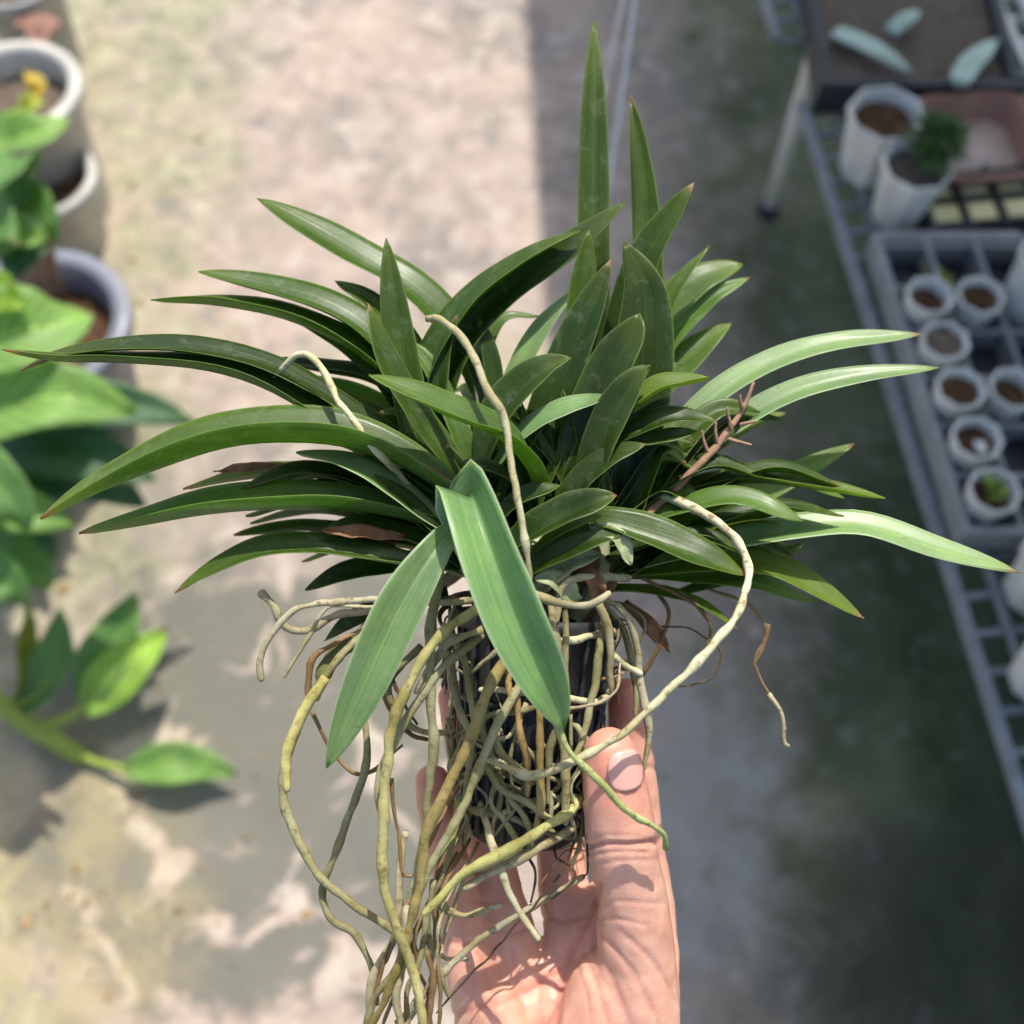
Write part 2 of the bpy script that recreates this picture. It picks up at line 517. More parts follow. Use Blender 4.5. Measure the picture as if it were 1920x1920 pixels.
def blade(name, c, width, n0, n1, fold, mat, parent, prof, col, thick=0.0005, cross=8, seed=0.0, wave=0.0, curl=0.0):
    """a leaf: centre line c (world points), half blades raised by fold, closed shell"""
    N = len(c)
    verts, faces, uv = [], [], []
    frames = []
    for i in range(N):
        T = (c[min(N - 1, i + 1)] - c[max(0, i - 1)]).normalized()
        t = i / (N - 1)
        nn = (n0.lerp(n1, t)).normalized()
        b = T.cross(nn)
        b.normalize()
        nn = b.cross(T).normalized()
        frames.append((T, nn, b))
    m = cross
    for i in range(N):
        t = i / (N - 1)
        T, nn, b = frames[i]
        hw = 0.5 * width * prof(t)
        fo = fold * (1.25 - 0.5 * t)
        row_t, row_b = [], []
        for j in range(m + 1):
            s = -1 + 2 * j / m
            a = abs(s)
            ang = fo - curl * a
            soft = (math.sqrt(a * a + 0.002) - 0.0447) / 0.9563
            p = c[i] + b * (s * hw * math.cos(ang)) + nn * (soft * hw * math.sin(ang))
            if wave:
                p = p + nn * wave * noise.noise(Vector((t * 5 + seed, s * 0.8 + seed, seed)))
            th = thick * (1 - 0.75 * a ** 4) * (1 + 0.8 * max(0, 1 - a * 5)) * min(1.0, hw / (thick * 1.2) + 0.15)
            nloc = (nn * math.cos(ang) - b * (math.copysign(1, s) if a > 0.01 else 0) * math.sin(ang)).normalized()
            row_t.append(p + nloc * th * 0.5)
            row_b.append(p - nloc * th * 0.5)
        verts += row_t + row_b
        uv += [(j / m, t) for j in range(m + 1)] * 2
    W = 2 * (m + 1)
    for i in range(N - 1):
        a0, a1 = i * W, (i + 1) * W
        for j in range(m):
            faces.append((a0 + j, a0 + j + 1, a1 + j + 1, a1 + j))
            faces.append((a0 + m + 1 + j, a1 + m + 1 + j, a1 + m + 2 + j, a0 + m + 2 + j))
        faces.append((a0, a1, a1 + m + 1, a0 + m + 1))
        faces.append((a0 + m, a0 + W - 1, a1 + W - 1, a1 + m))
    e = (N - 1) * W
    for j in range(m):
        faces.append((j, m + 1 + j, m + 2 + j, j + 1))
        faces.append((e + j, e + j + 1, e + m + 2 + j, e + m + 1 + j))
    o = mesh(name, verts, faces, mat, parent, uvs=uv)
    o.color = tuple(col) + (1,)
    return o

def strap(t0=0.55, base=0.55, p=2.3, q=0.8, round_=0.0):
    def f(t):
        a = base + (1 - base) * sstep(0, 0.45, t)
        if t > t0:
            x = (t - t0) / (1 - t0)
            a *= max(0.0, 1 - x ** p) ** q
        return max(a, 0.02)
    return f

def box(name, c, sx, sy, sz, ax, ay, mat, parent, bev=0.0):
    """box centred at c with axes ax, ay (unit, horizontal) and world z"""
    az = ax.cross(ay).normalized()
    v = []
    for k in (-1, 1):
        for (i, j) in ((-1, -1), (1, -1), (1, 1), (-1, 1)):
            v.append(c + ax * (i * sx / 2) + ay * (j * sy / 2) + az * (k * sz / 2))
    f = [(3, 2, 1, 0), (4, 5, 6, 7), (0, 1, 5, 4), (1, 2, 6, 5), (2, 3, 7, 6), (3, 0, 4, 7)]
    o = mesh(name, v, f, mat, parent, smooth=False)
    if bev:
        md = o.modifiers.new('bevel', 'BEVEL')
        md.width = bev
        md.segments = 2
    return o

def lathe(name, c, prof, mat, parent, sides=40, axis=None, smooth=True, rot=0.0, squash=None):
    """prof = [(radius, height)...] closed loop for a hollow pot"""
    v, f = [], []
    for (r, h) in prof:
        for k in range(sides):
            a = 2 * math.pi * k / sides + rot
            v.append(c + Vector((r * math.cos(a), r * math.sin(a), h)))
    n = len(prof)
    for i in range(n - 1):
        for k in range(sides):
            k2 = (k + 1) % sides
            f.append((i * sides + k, i * sides + k2, (i + 1) * sides + k2, (i + 1) * sides + k))
    f.append(tuple(reversed(range(sides))))
    f.append(tuple((n - 1) * sides + k for k in range(sides)))
    o = mesh(name, v, f, mat, parent, smooth=smooth)
    return o
# ------------------------------------------------------------------ the bench at the right
BH = 0.50
e0, e1 = at(1502, 190, BH), at(1920, 1500, BH)
BA = (e0 - e1).normalized()               # away along the bench edge
BS = Vector((BA.y, -BA.x, 0))             # to the right, across the bench
ZZ = Vector((0, 0, 1))
def bench(origin, length, width, label):
    """origin = near left top corner"""
    t = thing('mesh_bench', Vector((origin.x, origin.y, 0)), label, 'bench')
    pitch = 0.041
    nl = int(length / pitch)
    nw = int(width / pitch)
    for i in range(nw + 1):
        wd = 0.011 if i == 0 else 0.0075
        box('lengthwise_bar', origin + BS * (i * pitch) + BA * (length / 2) - ZZ * (0.004), wd, length, 0.012 if i == 0 else 0.006, BS, BA, M['mesh'], t)
    m0 = None
    for j in range(nl + 1):
        c = origin + BA * (j * pitch) + BS * (width / 2) - ZZ * 0.0075
        if m0 is None:
            m0 = box('crosswise_bar', c, width, 0.0075, 0.0045, BS, BA, M['mesh'], t)
            m0c = c
        else:
            o = m0.copy(); COL.objects.link(o); o.location = c - m0c; o.parent = t
    for a in (0.3, length - 0.3):
        for s in (0.45, width - 0.03):
            b = origin + BA * a + BS * s
            box('leg', Vector((b.x, b.y, (BH - 0.012) / 2)), 0.025, 0.025, BH - 0.012, BS, BA, M['mesh'], t)
    return t
near0 = e0 - BA * 1.45
bench(near0, 1.45, 1.0, 'long grey wire mesh bench full of small pots beside the floor')
far0 = at(1458, 70, BH)
bench(far0, 0.9, 1.0, 'end of a second mesh bench behind the pole at the top edge')

def octpot(c, w_, h, label, name='seedling_pot', mat='white', soil='soil', fill=0.8, rot=0.0, cat='pot', group=None, sides=8, wall=0.0022, thg=None):
    """octagonal tapering pot standing at c"""
    t = thg or thing(name, c, label, cat, group)
    r = w_ / 2 / math.cos(math.pi / 8)
    prof = [(r * .72, 0.0), (r * .74, 0.002), (r * .97, h * .9), (r * 1.04, h * .9), (r * 1.04, h - .001), (r * 1.02, h), (r * 1.02 - wall, h), (r * .93 - wall, h * .86), (r * .72 - wall, .004)]
    th = math.atan2(BA.y, BA.x) + math.pi / 8 + rot
    p = lathe('pot', c, prof, M[mat], t, sides, rot=th, smooth=False)
    md = p.modifiers.new('bevel', 'BEVEL'); md.width = 0.0012; md.segments = 2; md.limit_method = 'ANGLE'; md.angle_limit = R(25)
    hs = h * fill
    rs = r * (.72 + .25 * fill / .9) - wall - 0.0008
    v, f = [c + ZZ * (hs + 0.003)], []
    for j in (1, 2, 3):
        for k in range(16):
            a = 2 * math.pi * k / 16 + th
            rr = rs * j / 3 * (math.cos(math.pi / 8) / math.cos(((a - th + math.pi / 8) % (math.pi / 4)) - math.pi / 8) if j == 3 else 1)
            v.append(c + Vector((rr * math.cos(a), rr * math.sin(a), hs + random.uniform(-.002, .003))))
    for k in range(16):
        f.append((0, 1 + k, 1 + (k + 1) % 16))
        for j in (0, 1):
            f.append((1 + j * 16 + k, 1 + (j + 1) * 16 + k, 1 + (j + 1) * 16 + (k + 1) % 16, 1 + j * 16 + (k + 1) % 16))
    mesh('soil', v, f, M[soil], t)
    return t

def rosette(parent, c, n, ln, wd, mat, col, tilt=(0.3, 1.1), seed=1):
    rr = random.Random(seed)
    for i in range(n):
        a = i * 2.4 + rr.uniform(-.3, .3)
        e = rr.uniform(*tilt)
        d = Vector((math.cos(a) * math.cos(e), math.sin(a) * math.cos(e), math.sin(e)))
        l_ = ln * rr.uniform(.7, 1.1)
        p1 = c + d * l_ * .5 + ZZ * l_ * .12
        p2 = c + d * l_
        cc, _ = spline([c, p1, p2], 8)
        nn = (ZZ + d * -0.4).normalized()
        f = rr.uniform(.75, 1.3)
        blade('leaf', cc, wd, nn, nn, 0.3, M[mat], parent, strap(.45, .55), [x * f for x in col], thick=wd * .18, cross=4)

# tray of octagonal pots
TZ = BH + 0.062
TO = at(1745, 552, TZ)
trow = (at(1866, 918, TZ) - TO) / 4
tcol = at(1842, 556, TZ) - TO
tcol = tcol - trow * (tcol.dot(trow) / trow.length_squared) * 0.35
def tray():
    c0 = TO + tcol * 1.0 + trow * 1.5
    t = thing('cell_tray', Vector((c0.x, c0.y, BH)), 'pale translucent cell tray holding octagonal seedling pots on the mesh bench', 'tray')
    ua, ub = tcol.normalized(), trow.normalized()
    la, lb = tcol.length, trow.length
    hz = 0.036
    zc = TZ - 0.022 - hz / 2
    ang = lambda v_: v_
    def bar(name, a, b, wd, hgt, z):
        d = (b - a); ln = d.length; d.normalize(); s = Vector((d.y, -d.x, 0))
        o = box(name, Vector(((a.x + b.x) / 2, (a.y + b.y) / 2, z)), wd, ln, hgt, s, d, M['tray'], t, 0.002)
        return o
    r0, r1 = -1.75, 4.62
    nc = 4
    for i in range(nc):
        p = TO + tcol * (i - .5)
        bar('tray_wall', p + trow * r0, p + trow * r1, 0.006 if i else 0.009, hz, zc)
    for j in range(7):
        rr = -1.5 + j if j else r0 + .08
        p = TO + trow * (-1.5 + j)
        bar('tray_divider', p + tcol * -.45, p + tcol * (nc - 1.55), 0.006, hz - 0.004, zc - .001)
    p = TO + trow * 4.55
    bar('tray_wall', p + tcol * -.5, p + tcol * (nc - 1.5), 0.010, hz, zc - .0015)
    p = TO + trow * -1.72
    bar('tray_wall', p + tcol * -.5, p + tcol * (nc - 1.5), 0.014, hz, zc - .0015)
    # tray floor
    q = [TO + tcol * a + trow * b for a, b in ((-.5, r0), (nc - 1.5, r0), (nc - 1.5, r1), (-.5, r1))]
    v = [Vector((p_.x, p_.y, z)) for z in (BH + .003, BH + .0045) for p_ in q]
    mesh('tray_floor', v, [(0, 1, 2, 3), (7, 6, 5, 4), (0, 4, 5, 1), (1, 5, 6, 2), (2, 6, 7, 3), (3, 7, 4, 0)], M['blacktray'], t, smooth=False)
tray()
pw = min(tcol.length, trow.length) * 0.86
def traypos(i, j):
    p = TO + tcol * i + trow * j
    return Vector((p.x, p.y, BH + 0.006))
TP = [((0, 0), 'octagonal pot of reddish brown soil at the upper left corner of the pot rows', 'soil'),
      ((1, 0), 'octagonal pot of brown soil next to the tall white pot in the tray', 'soil'),
      ((0, 1), 'octagonal pot of grey-brown grit in second row, beside an empty tray cell', 'grit'),
      ((0, 2), 'octagonal pot of mottled brown soil in the third row, by the tray wall', 'soil'),
      ((1, 2), 'octagonal pot of brown soil in third row, cut by the picture edge', 'soil'),
      ((0, 3), 'octagonal pot of red-brown bark with white speck, fourth row of the tray', 'soil'),
      ((0, 4), 'octagonal pot with a small green succulent at the near end of the tray', 'soil')]
for (ij, lab, so) in TP:
    t = octpot(traypos(*ij), pw, TZ - BH - .006, lab, soil=so, fill=.70 + .06 * ((ij[0] * 2 + ij[1] * 3) % 4), rot=.10 * math.sin(ij[1] * 5 + ij[0] * 2), group='octagonal seedling pots in the tray')
    if ij == (0, 4):
        rosette(t, traypos(*ij) + ZZ * .05, 9, .02, .011, 'bgleaf', (0.16, 0.22, 0.05), (0.2, 1.2), 4)
    if ij == (0, 3):
        rosette(t, traypos(*ij) + ZZ * .048 - BA * .012, 4, .012, .008, 'white', (0.5, 0.5, 0.5), (0.2, 1.0), 9)
t = thing('young_succulent', traypos(.62, -.72), 'small yellow-green succulent seedling in the dark far tray cells', 'succulent')
rosette(t, traypos(.62, -.72) + ZZ * .004, 12, .035, .014, 'bgleaf', (0.22, 0.25, 0.07), (0.3, 1.3), 8)
t = octpot(at(1912, 590, BH + .006), 0.075, 0.105, 'tall white octagonal pot standing at the picture edge above the pot rows', soil='soil', name='plant_pot')
rosette(t, at(1912, 590, BH + .006) + ZZ * .09, 8, .04, .016, 'bgleaf', (0.1, 0.2, 0.06), (0.3, 1.2), 12)
t = octpot(at(1935, 1110, BH), 0.078, 0.085, 'white pot with a dark green plant below the tray at the picture edge', soil='soil', name='plant_pot')
rosette(t, at(1935, 1110, BH) + ZZ * .07, 12, .05, .02, 'bgleaf', (0.03, 0.10, 0.035), (0.1, 1.2), 13)
t = octpot(at(1940, 1275, BH), 0.07, 0.08, 'lowest white pot at the lower end of the bench, mostly out of frame', soil='soil', name='plant_pot')
# white pots near the top
octpot(at(1622, 318, BH), 0.084, 0.094, 'empty-looking white octagonal pot of soil standing by the mesh edge', soil='soil', name='plant_pot', fill=.8)
cb = at(1678, 405, BH)
t = octpot(cb, 0.075, 0.088, 'white octagonal pot with a bushy dark green cactus', soil='grit', name='potted_cactus', cat='cactus', fill=.86)
cc = cb + ZZ * 0.10 + BS * 0.022 + BA * .008
for i in range(7):
    rr = random.Random(i)
    q = cc + Vector((rr.uniform(-.018, .018), rr.uniform(-.018, .018), rr.uniform(-.018, .016)))
    bmx = bmesh.new()
    bmesh.ops.create_icosphere(bmx, subdivisions=3, radius=0.012, matrix=Matrix.Translation(q))
    for v_ in bmx.verts:
        d = (v_.co - q).normalized()
        a = math.atan2(d.y, d.x)
        v_.co = q + d * (0.012 * (1 + .12 * math.sin(a * 9)))
    mm = bpy.data.meshes.new('cactus_head')
    bmx.to_mesh(mm); bmx.free()
    mesh('cactus_head', [v_.co.copy() for v_ in mm.vertices], [tuple(p_.vertices) for p_ in mm.polygons], M['cactus'], t)
    rosette(t, q, 46, .034, .0045, 'bgleaf', (0.07, 0.13, 0.055), (-.2, 1.4), 20 + i)
# terracotta saucer
def saucer():
    c = at(1818, 296, BH + .004)
    t = thing('saucer', c, 'square terracotta saucer with rounded corners beside the white pots', 'saucer')
    def ring(s, h, rc):
        out = []
        for q in range(4):
            for k in range(7):
                a = math.pi / 2 * (q + k / 6)
                cx = (s - rc) * (1 if q in (0, 3) else -1)
                cy = (s - rc) * (1 if q in (0, 1) else -1)
                out.append(c + BS * (cx + rc * math.cos(a)) + BA * (cy + rc * math.sin(a)) + ZZ * h)
        return out
    rings = [ring(.052, 0, .024), ring(.066, .030, .028), ring(.073, .032, .032), ring(.074, .040, .032), ring(.067, .041, .030), ring(.058, .010, .026), ring(.052, .007, .024)]
    v = [p for r_ in rings for p in r_]
    n = 28
    f = []
    for i in range(len(rings) - 1):
        for k in range(n):
            f.append((i * n + k, i * n + (k + 1) % n, (i + 1) * n + (k + 1) % n, (i + 1) * n + k))
    f.append(tuple(reversed(range(n))))
    f.append(tuple((len(rings) - 1) * n + k for k in range(n)))
    mesh('dish', v, f, M['terra'], t)
    q = ring(.0535, .0095, .025)
    mesh('dried_residue', q + [p - ZZ * .002 for p in q], [tuple(range(28)), tuple(reversed(range(28, 56)))] + [(k, 28 + k, 28 + (k + 1) % 28, (k + 1) % 28) for k in range(28)], M['dust'], t)
saucer()
# shallow black cell tray with yellow blocks coloured as sunlit bits behind the mesh
def celltray():
    o = at(1738, 446, BH + .003)
    t = thing('plug_tray', o, 'low black plug tray with pale yellow blocks painted as sunlit bits in its cells', 'tray')
    s = .046
    for i in range(5):
        box('tray_wall', o + BS * (i * s) + BA * (s * .85) + ZZ * .012, .006, s * 2.1, .024, BS, BA, M['blacktray'], t)
    for j in range(3):
        box('tray_wall', o + BS * (s * 2) + BA * (j * s * .85) + ZZ * .0115, s * 4.1, .006, .022, BS, BA, M['blacktray'], t)
    for i in range(4):
        for j in range(2):
            box('sunlit_block', o + BS * ((i + .5) * s) + BA * ((j + .5) * s * .85) + ZZ * .010, .034, .027, .019, BS, BA, M['yellow'], t, .002)
celltray()
# big black tray of grit with glaucous leaves lying on it
def grit_tray():
    nl, nr = at(1552, 150, BH + .05), at(1908, 156, BH + .05)
    ax = (nr - nl); wd = ax.length; ax.normalize()
    ay = Vector((-ax.y, ax.x, 0))
    dp = 0.34
    t = thing('grit_tray', Vector((nl.x, nl.y, BH)), 'large black tray of brown grit with fallen glaucous leaves behind the white pots', 'tray')
    c = nl + ax * (wd / 2) + ay * (dp / 2)
    for (cc_, sx, sy) in ((nl + ax * wd / 2, wd + .02, .016), (nl + ax * wd / 2 + ay * dp, wd + .02, .016)):
        box('tray_wall', cc_ - ZZ * .024, sx, sy, .05, ax, ay, M['blacktray'], t, .003)
    for cc_ in (nl + ay * dp / 2, nl + ax * wd + ay * dp / 2):
        box('tray_wall', cc_ - ZZ * .0235, .016, dp - .016, .049, ax, ay, M['blacktray'], t, .003)
    nx, ny = 70, 60
    v, f = [], []
    for j in range(ny + 1):
        for i in range(nx + 1):
            p = nl + ax * (.008 + (wd - .016) * i / nx) + ay * (.008 + (dp - .016) * j / ny) - ZZ * .014
            v.append(p + ZZ * (.003 * noise.noise(p * 160) + .004 * noise.noise(p * 30)))
    for j in range(ny):
        for i in range(nx):
            a = j * (nx + 1) + i
            f.append((a, a + 1, a + nx + 2, a + nx + 1))
    mesh('grit_surface', v, f, M['grit'], t)
grit_tray()
def lying_leaf(pts, wd, label, h=BH + .05):
    P = [at(x, y, h + dz) for x, y, dz in pts]
    cc_, _ = spline(P, 12)
    o = blade('fallen_leaf', cc_, wd, ZZ, ZZ, 0.25, M['glauc'], None, strap(.35, .9, 1.8, .8), (1, 1, 1), thick=.007, cross=6)
    tag(o, label, 'leaf')
    return o
lying_leaf([(1565, 62, -.004), (1640, 95, .004), (1712, 138, .008)], .030, 'long pale grey-green leaf lying slantwise on the grit tray')
lying_leaf([(1795, 158, .010), (1822, 118, .006), (1872, 72, .0)], .032, 'pale blue-green leaf leaning on the near right rim of the grit tray')
lying_leaf([(1668, 62, .002), (1695, 40, .008), (1725, 20, .002)], .024, 'short dark-tipped glaucous leaf lying mid grit tray')
# a white open crate at the far corner
def crate():
    c = at(1905, 25, BH + .03)
    t = thing('white_crate', c - ZZ * .03, 'white open lattice crate at the top right corner', 'crate')
    for k in range(5):
        box('slat', c + BS * (k * .035 - .02), .012, .20, .012, BS, BA, M['white'], t, .002)
    for k in range(5):
        box('slat', c + BA * (k * .045 - .09) + BS * .05 - ZZ * .0125, .16, .012, .012, BS, BA, M['white'], t, .002)
    for (x, y) in ((-.02, -.09), (.12, -.09), (-.02, .09), (.12, .09)):
        box('post', c + BS * x + BA * y - ZZ * .025, .012, .012, .012, BS, BA, M['white'], t)
crate()
# pebbles by the saucer
for i, (x, y, lab) in enumerate(((1873, 208, 'white pebble nearest the saucer corner'), (1908, 205, 'larger white pebble at the picture edge by the saucer'), (1890, 245, 'small white pebble below the other two by the saucer'))):
    bmx = bmesh.new()
    bmesh.ops.create_icosphere(bmx, subdivisions=3, radius=.007 + .003 * (i == 1))
    c = at(x, y, BH + .008)
    vs = [c + Vector((v_.co.x, v_.co.y, v_.co.z * .8)) * (1 + .2 * noise.noise(v_.co * 120 + Vector((i, 0, 0)))) for v_ in bmx.verts]
    fs = [tuple(v_.index for v_ in f_.verts) for f_ in bmx.faces]
    bmx.free()
    o = mesh('pebble', vs, fs, M['white'], origin=c)
    tag(o, lab, 'pebble', 'white pebbles by the saucer')

# ------------------------------------------------------------------ pole and hanging wires
pb = at(1440, 396, 0)
t = thing('support_pole', pb, 'slim cream pole standing on the floor in front of the bench', 'pole')
tube('shaft', [pb, pb + ZZ * 1.0, pb + ZZ * 2.0, pb + ZZ * 2.72], [.013, .013], M['pole'], t, 20, 12, blunt=False)
tube('foot', [pb, pb + ZZ * .018], [.022, .021], M['blacktray'], t, 20, 4, blunt=False)
def hang(x0, y0, x1, y1, d0, label):
    ray = lambda x, y: FW + RT * ((x - 960) / F) + UP * ((960 - y) / F)
    lo = CAM + ray(x1, y1) * d0
    # straight up, with the slight lean seen in the photograph
    hi = CAM + ray(x0, y0) * (d0 * 0.86)
    d = (hi - lo).normalized()
    top = lo + d * ((2.75 - lo.z) / d.z)
    t = thing('hanging_wire', lo, label, 'wire')
    tube('strand', [top, hi, (hi + lo) / 2, lo], [.0017, .0017], M['wire'], t, 8, 30, blunt=False)
    hk = [lo + RT * (.007 * math.sin(a)) - ZZ * (.007 * (1 - math.cos(a))) for a in [k * .45 for k in range(11)]]
    tube('hook', [lo + ZZ * .002] + hk[1:], [.0017, .0017], M['wire'], t, 8, 24)
hang(1191, 0, 1124, 470, 1.15, 'long white wire hanging in front of the shaded floor')
hang(1168, 0, 1116, 240, 1.18, 'shorter white wire hanging just left of the long one')

# ------------------------------------------------------------------ potted plants at the left
def roundpot(parent, c, r, h, mat, soilmat, fill=.85, rim=.012):
    prof = [(r * .72, 0), (r * .74, .003), (r * .95, h - .03), (r + rim * .6, h - .028), (r + rim * .7, h - .004), (r + rim * .5, h), (r - rim * .5, h), (r - rim * .8, h - .01), (r * .9 - rim * .5, h * .8), (r * .7, .01)]
    lathe('pot', c, prof, M[mat], parent, 56)
    v, f = [], []
    rs = (r * .74 + (r * .95 - r * .74) * fill) - .004
    v.append(c + ZZ * h * fill)
    for j in range(1, 7):
        for k in range(32):
            a = 2 * math.pi * k / 32
            p = c + Vector((rs * j / 6 * math.cos(a), rs * j / 6 * math.sin(a), h * fill))
            v.append(p + ZZ * .008 * noise.noise(p * 60))
    for k in range(32):
        f.append((0, 1 + k, 1 + (k + 1) % 32))
        for j in range(5):
            f.append((1 + j * 32 + k, 1 + (j + 1) * 32 + k, 1 + (j + 1) * 32 + (k + 1) % 32, 1 + j * 32 + (k + 1) % 32))
    mesh('soil', v, f, M[soilmat], parent)

BG1, BG2, BG3, BG4 = (0.19, 0.32, 0.10), (0.12, 0.24, 0.08), (0.055, 0.135, 0.075), (0.25, 0.38, 0.08)
def ell(t0=.35):
    def f(t):
        return max(.03, math.sin(math.pi * (0.04 + 0.95 * t) ** .85) ** .8)
    return f
_bl = [0]
def bleaf(parent, pts, wd, col=BG1, n=None, fold=.25, stalk=True, from_=None):
    """broad leaf; pts = (px, py, height above floor)"""
    _bl[0] += 1
    P = [at(*p) for p in pts]
    cc_, ln = spline(P, 18)
    nn = n if n is not None else Vector((0, -.25, 1)).normalized()
    o = blade('leaf', cc_, wd, nn, nn, fold + .12, M['bgleaf'], parent, ell(), col, thick=.0008, cross=8, seed=_bl[0] * 2.3, wave=.009)
    if from_ is not None:
        q = at(*from_)
        d = (P[0] - q)
        tube('petiole', [q, q + d * .5 + ZZ * d.length * .06, P[0] + (P[1] - P[0]) * .06], [.0038, .0026], M['greenstem'], parent, 8, 12)
    return o

# grey pot in the far corner
c = at(95, 118, .0)
t = thing('plant_pot', c, 'pale grey pot with terracotta shards at the far left corner', 'pot')
roundpot(t, c, .085, .20, 'clearpot', 'soil', .8, .008)
for i, (x, y) in enumerate(((60, 40), (85, 55), (70, 70))):
    q = at(x, y, .175)
    box('shard', q, .06, .035, .008, Vector((math.cos(i), math.sin(i), 0)), Vector((-math.sin(i), math.cos(i), 0)), M['terra'], t, .003)
# white pots
c = at(18, 165, .27); c.z = 0
t = thing('potted_plant', c, 'white round pot with yellowing leaves at the left edge', 'potted plant')
roundpot(t, c, .103, .27, 'oldwhite', 'grit', .82, .016)
bleaf(t, [(50, 200, .24), (70, 165, .29), (48, 130, .31)], .05, (0.45, 0.36, 0.05))
bleaf(t, [(30, 230, .26), (60, 195, .31), (85, 190, .30)], .045, (0.3, 0.36, 0.05))
c = at(70, 322, .17); c.z = 0
t = thing('plant_pot', c, 'glossy white pot half hidden by leaves below the round white pot', 'pot')
roundpot(t, c, .085, .16, 'oldwhite', 'soil', .82, .012)
# big leafy plant in the grey pot
c = at(66, 602, .20); c.z = 0
t = thing('potted_plant', c, 'leafy broad-leaved plant with pinkish stems in a big grey round pot', 'potted plant')
roundpot(t, c, .128, .20, 'greypot', 'soil', .72, .02)
q1, q2 = at(92, 575, .15), at(112, 560, .15)
tube('stem', [q1, at(75, 520, .24), at(55, 430, .36), at(42, 340, .46)], [.011, .010, .008], M['stem'], t, 12, 20, .004)
tube('stem', [q2, at(98, 500, .24), at(85, 440, .34), at(78, 400, .40)], [.010, .009, .007], M['stem'], t, 12, 20, .004, seed=4)
tube('stem', [at(70, 590, .15), at(40, 520, .28), at(10, 420, .42)], [.010, .007], M['stem'], t, 12, 20, .004, seed=7)
bleaf(t, [(-40, 290, .44), (20, 262, .50), (80, 245, .52), (128, 222, .50)], .072, BG1, from_=(42, 340, .46))
bleaf(t, [(-30, 420, .45), (20, 365, .47), (70, 330, .46)], .07, BG2, from_=(42, 340, .46))
bleaf(t, [(40, 345, .46), (75, 400, .46), (105, 455, .43)], .055, BG2, from_=(42, 340, .46))
bleaf(t, [(78, 405, .40), (60, 450, .42), (30, 500, .42), (0, 530, .40)], .07, BG3, from_=(78, 400, .40))
bleaf(t, [(-20, 470, .44), (30, 440, .46), (90, 450, .46)], .06, BG1, from_=(10, 420, .42))
bleaf(t, [(-40, 380, .46), (-5, 410, .5), (30, 460, .5)], .07, BG2, from_=(10, 420, .42))
bleaf(t, [(-30, 545, .50), (10, 560, .53), (50, 580, .53)], .06, (0.16, 0.27, 0.02), from_=(10, 420, .42))
bleaf(t, [(-80, 660, .46), (0, 630, .50), (90, 612, .50), (172, 588, .47)], .115, BG1, fold=.18, from_=(10, 420, .42))
bleaf(t, [(60, 320, .47), (30, 300, .52), (0, 330, .54), (-20, 370, .54)], .07, BG2, from_=(42, 340, .46))
bleaf(t, [(-30, 245, .44), (0, 232, .48), (30, 225, .48)], .05, BG2, from_=(42, 340, .46))
# second leafy plant, in a black pot
c = at(-10, 960, .0)
t = thing('potted_plant', c, 'dense leafy plant spreading over the floor from a black pot at the left edge', 'potted plant')
roundpot(t, c, .11, .16, 'blackpot', 'soil', .8, .014)
hub = (-40, 880, .30)
tube('stem', [at(-10, 940, .13), at(-30, 905, .22), at(*hub)], [.01, .009], M['greenstem'], t, 12, 12)
for (pts, wd, cl) in (
        ([(-90, 810, .40), (0, 765, .46), (120, 745, .47), (255, 772, .43)], .105, BG1),
        ([(-20, 800, .33), (120, 765, .37), (250, 765, .37), (366, 792, .33)], .075, BG3),
        ([(-60, 850, .30), (40, 835, .34), (150, 850, .34), (290, 900, .30)], .10, BG3),
        ([(-60, 890, .27), (60, 880, .30), (180, 900, .30), (275, 950, .26)], .09, BG3),
        ([(-80, 930, .34), (0, 945, .38), (70, 965, .38), (142, 985, .35)], .075, BG1),
        ([(-60, 990, .30), (0, 1030, .33), (60, 1070, .32), (92, 1105, .28)], .08, BG2),
        ([(-60, 1010, .24), (10, 1010, .27), (70, 1020, .27), (95, 1060, .23)], .07, BG3),
        ([(-50, 720, .36), (30, 700, .40), (100, 705, .40), (160, 720, .38)], .07, BG2),
        ([(-60, 1040, .36), (-20, 1075, .38), (20, 1110, .37), (40, 1130, .34)], .07, BG2),
        ([(-70, 860, .42), (-20, 900, .46), (30, 950, .45), (50, 1000, .42)], .08, BG2)):
    bleaf(t, pts, wd, cl, from_=hub)
# low creeping plant near the camera
c = at(150, 1415, 0.005)
t = thing('creeping_plant', c, 'low plant with a thick yellow-green stem and upright leaves on the floor', 'plant')
tube('stem', [at(-80, 1240, 0.105), at(0, 1318, 0.075), at(75, 1370, 0.045), at(150, 1418, 0.014)], [.014, .013, .014, .012], M['greenstem'], t, 14, 24, .003)
tube('stem', [at(60, 1362, 0.050), at(110, 1352, 0.065), at(160, 1325, 0.080)], [.008, .006], M['greenstem'], t, 10, 14)
tube('stem', [at(150, 1416, 0.015), at(190, 1432, 0.018), at(245, 1445, 0.030)], [.007, .005], M['greenstem'], t, 10, 14)
FN = Vector((.1, -.30, .95)).normalized()
bleaf(t, [(235, 1443, 0.030), (300, 1432, 0.042), (370, 1432, 0.045), (445, 1450, 0.035)], .062, BG1)
bleaf(t, [(160, 1330, 0.080), (200, 1290, 0.100), (255, 1235, 0.115), (312, 1180, 0.115)], .075, BG4, n=FN)
bleaf(t, [(165, 1320, 0.080), (190, 1250, 0.105), (225, 1180, 0.125), (255, 1112, 0.130)], .075, BG2, n=FN)
bleaf(t, [(40, 1330, 0.070), (80, 1280, 0.095), (105, 1220, 0.110), (112, 1140, 0.115)], .06, BG2, n=FN)
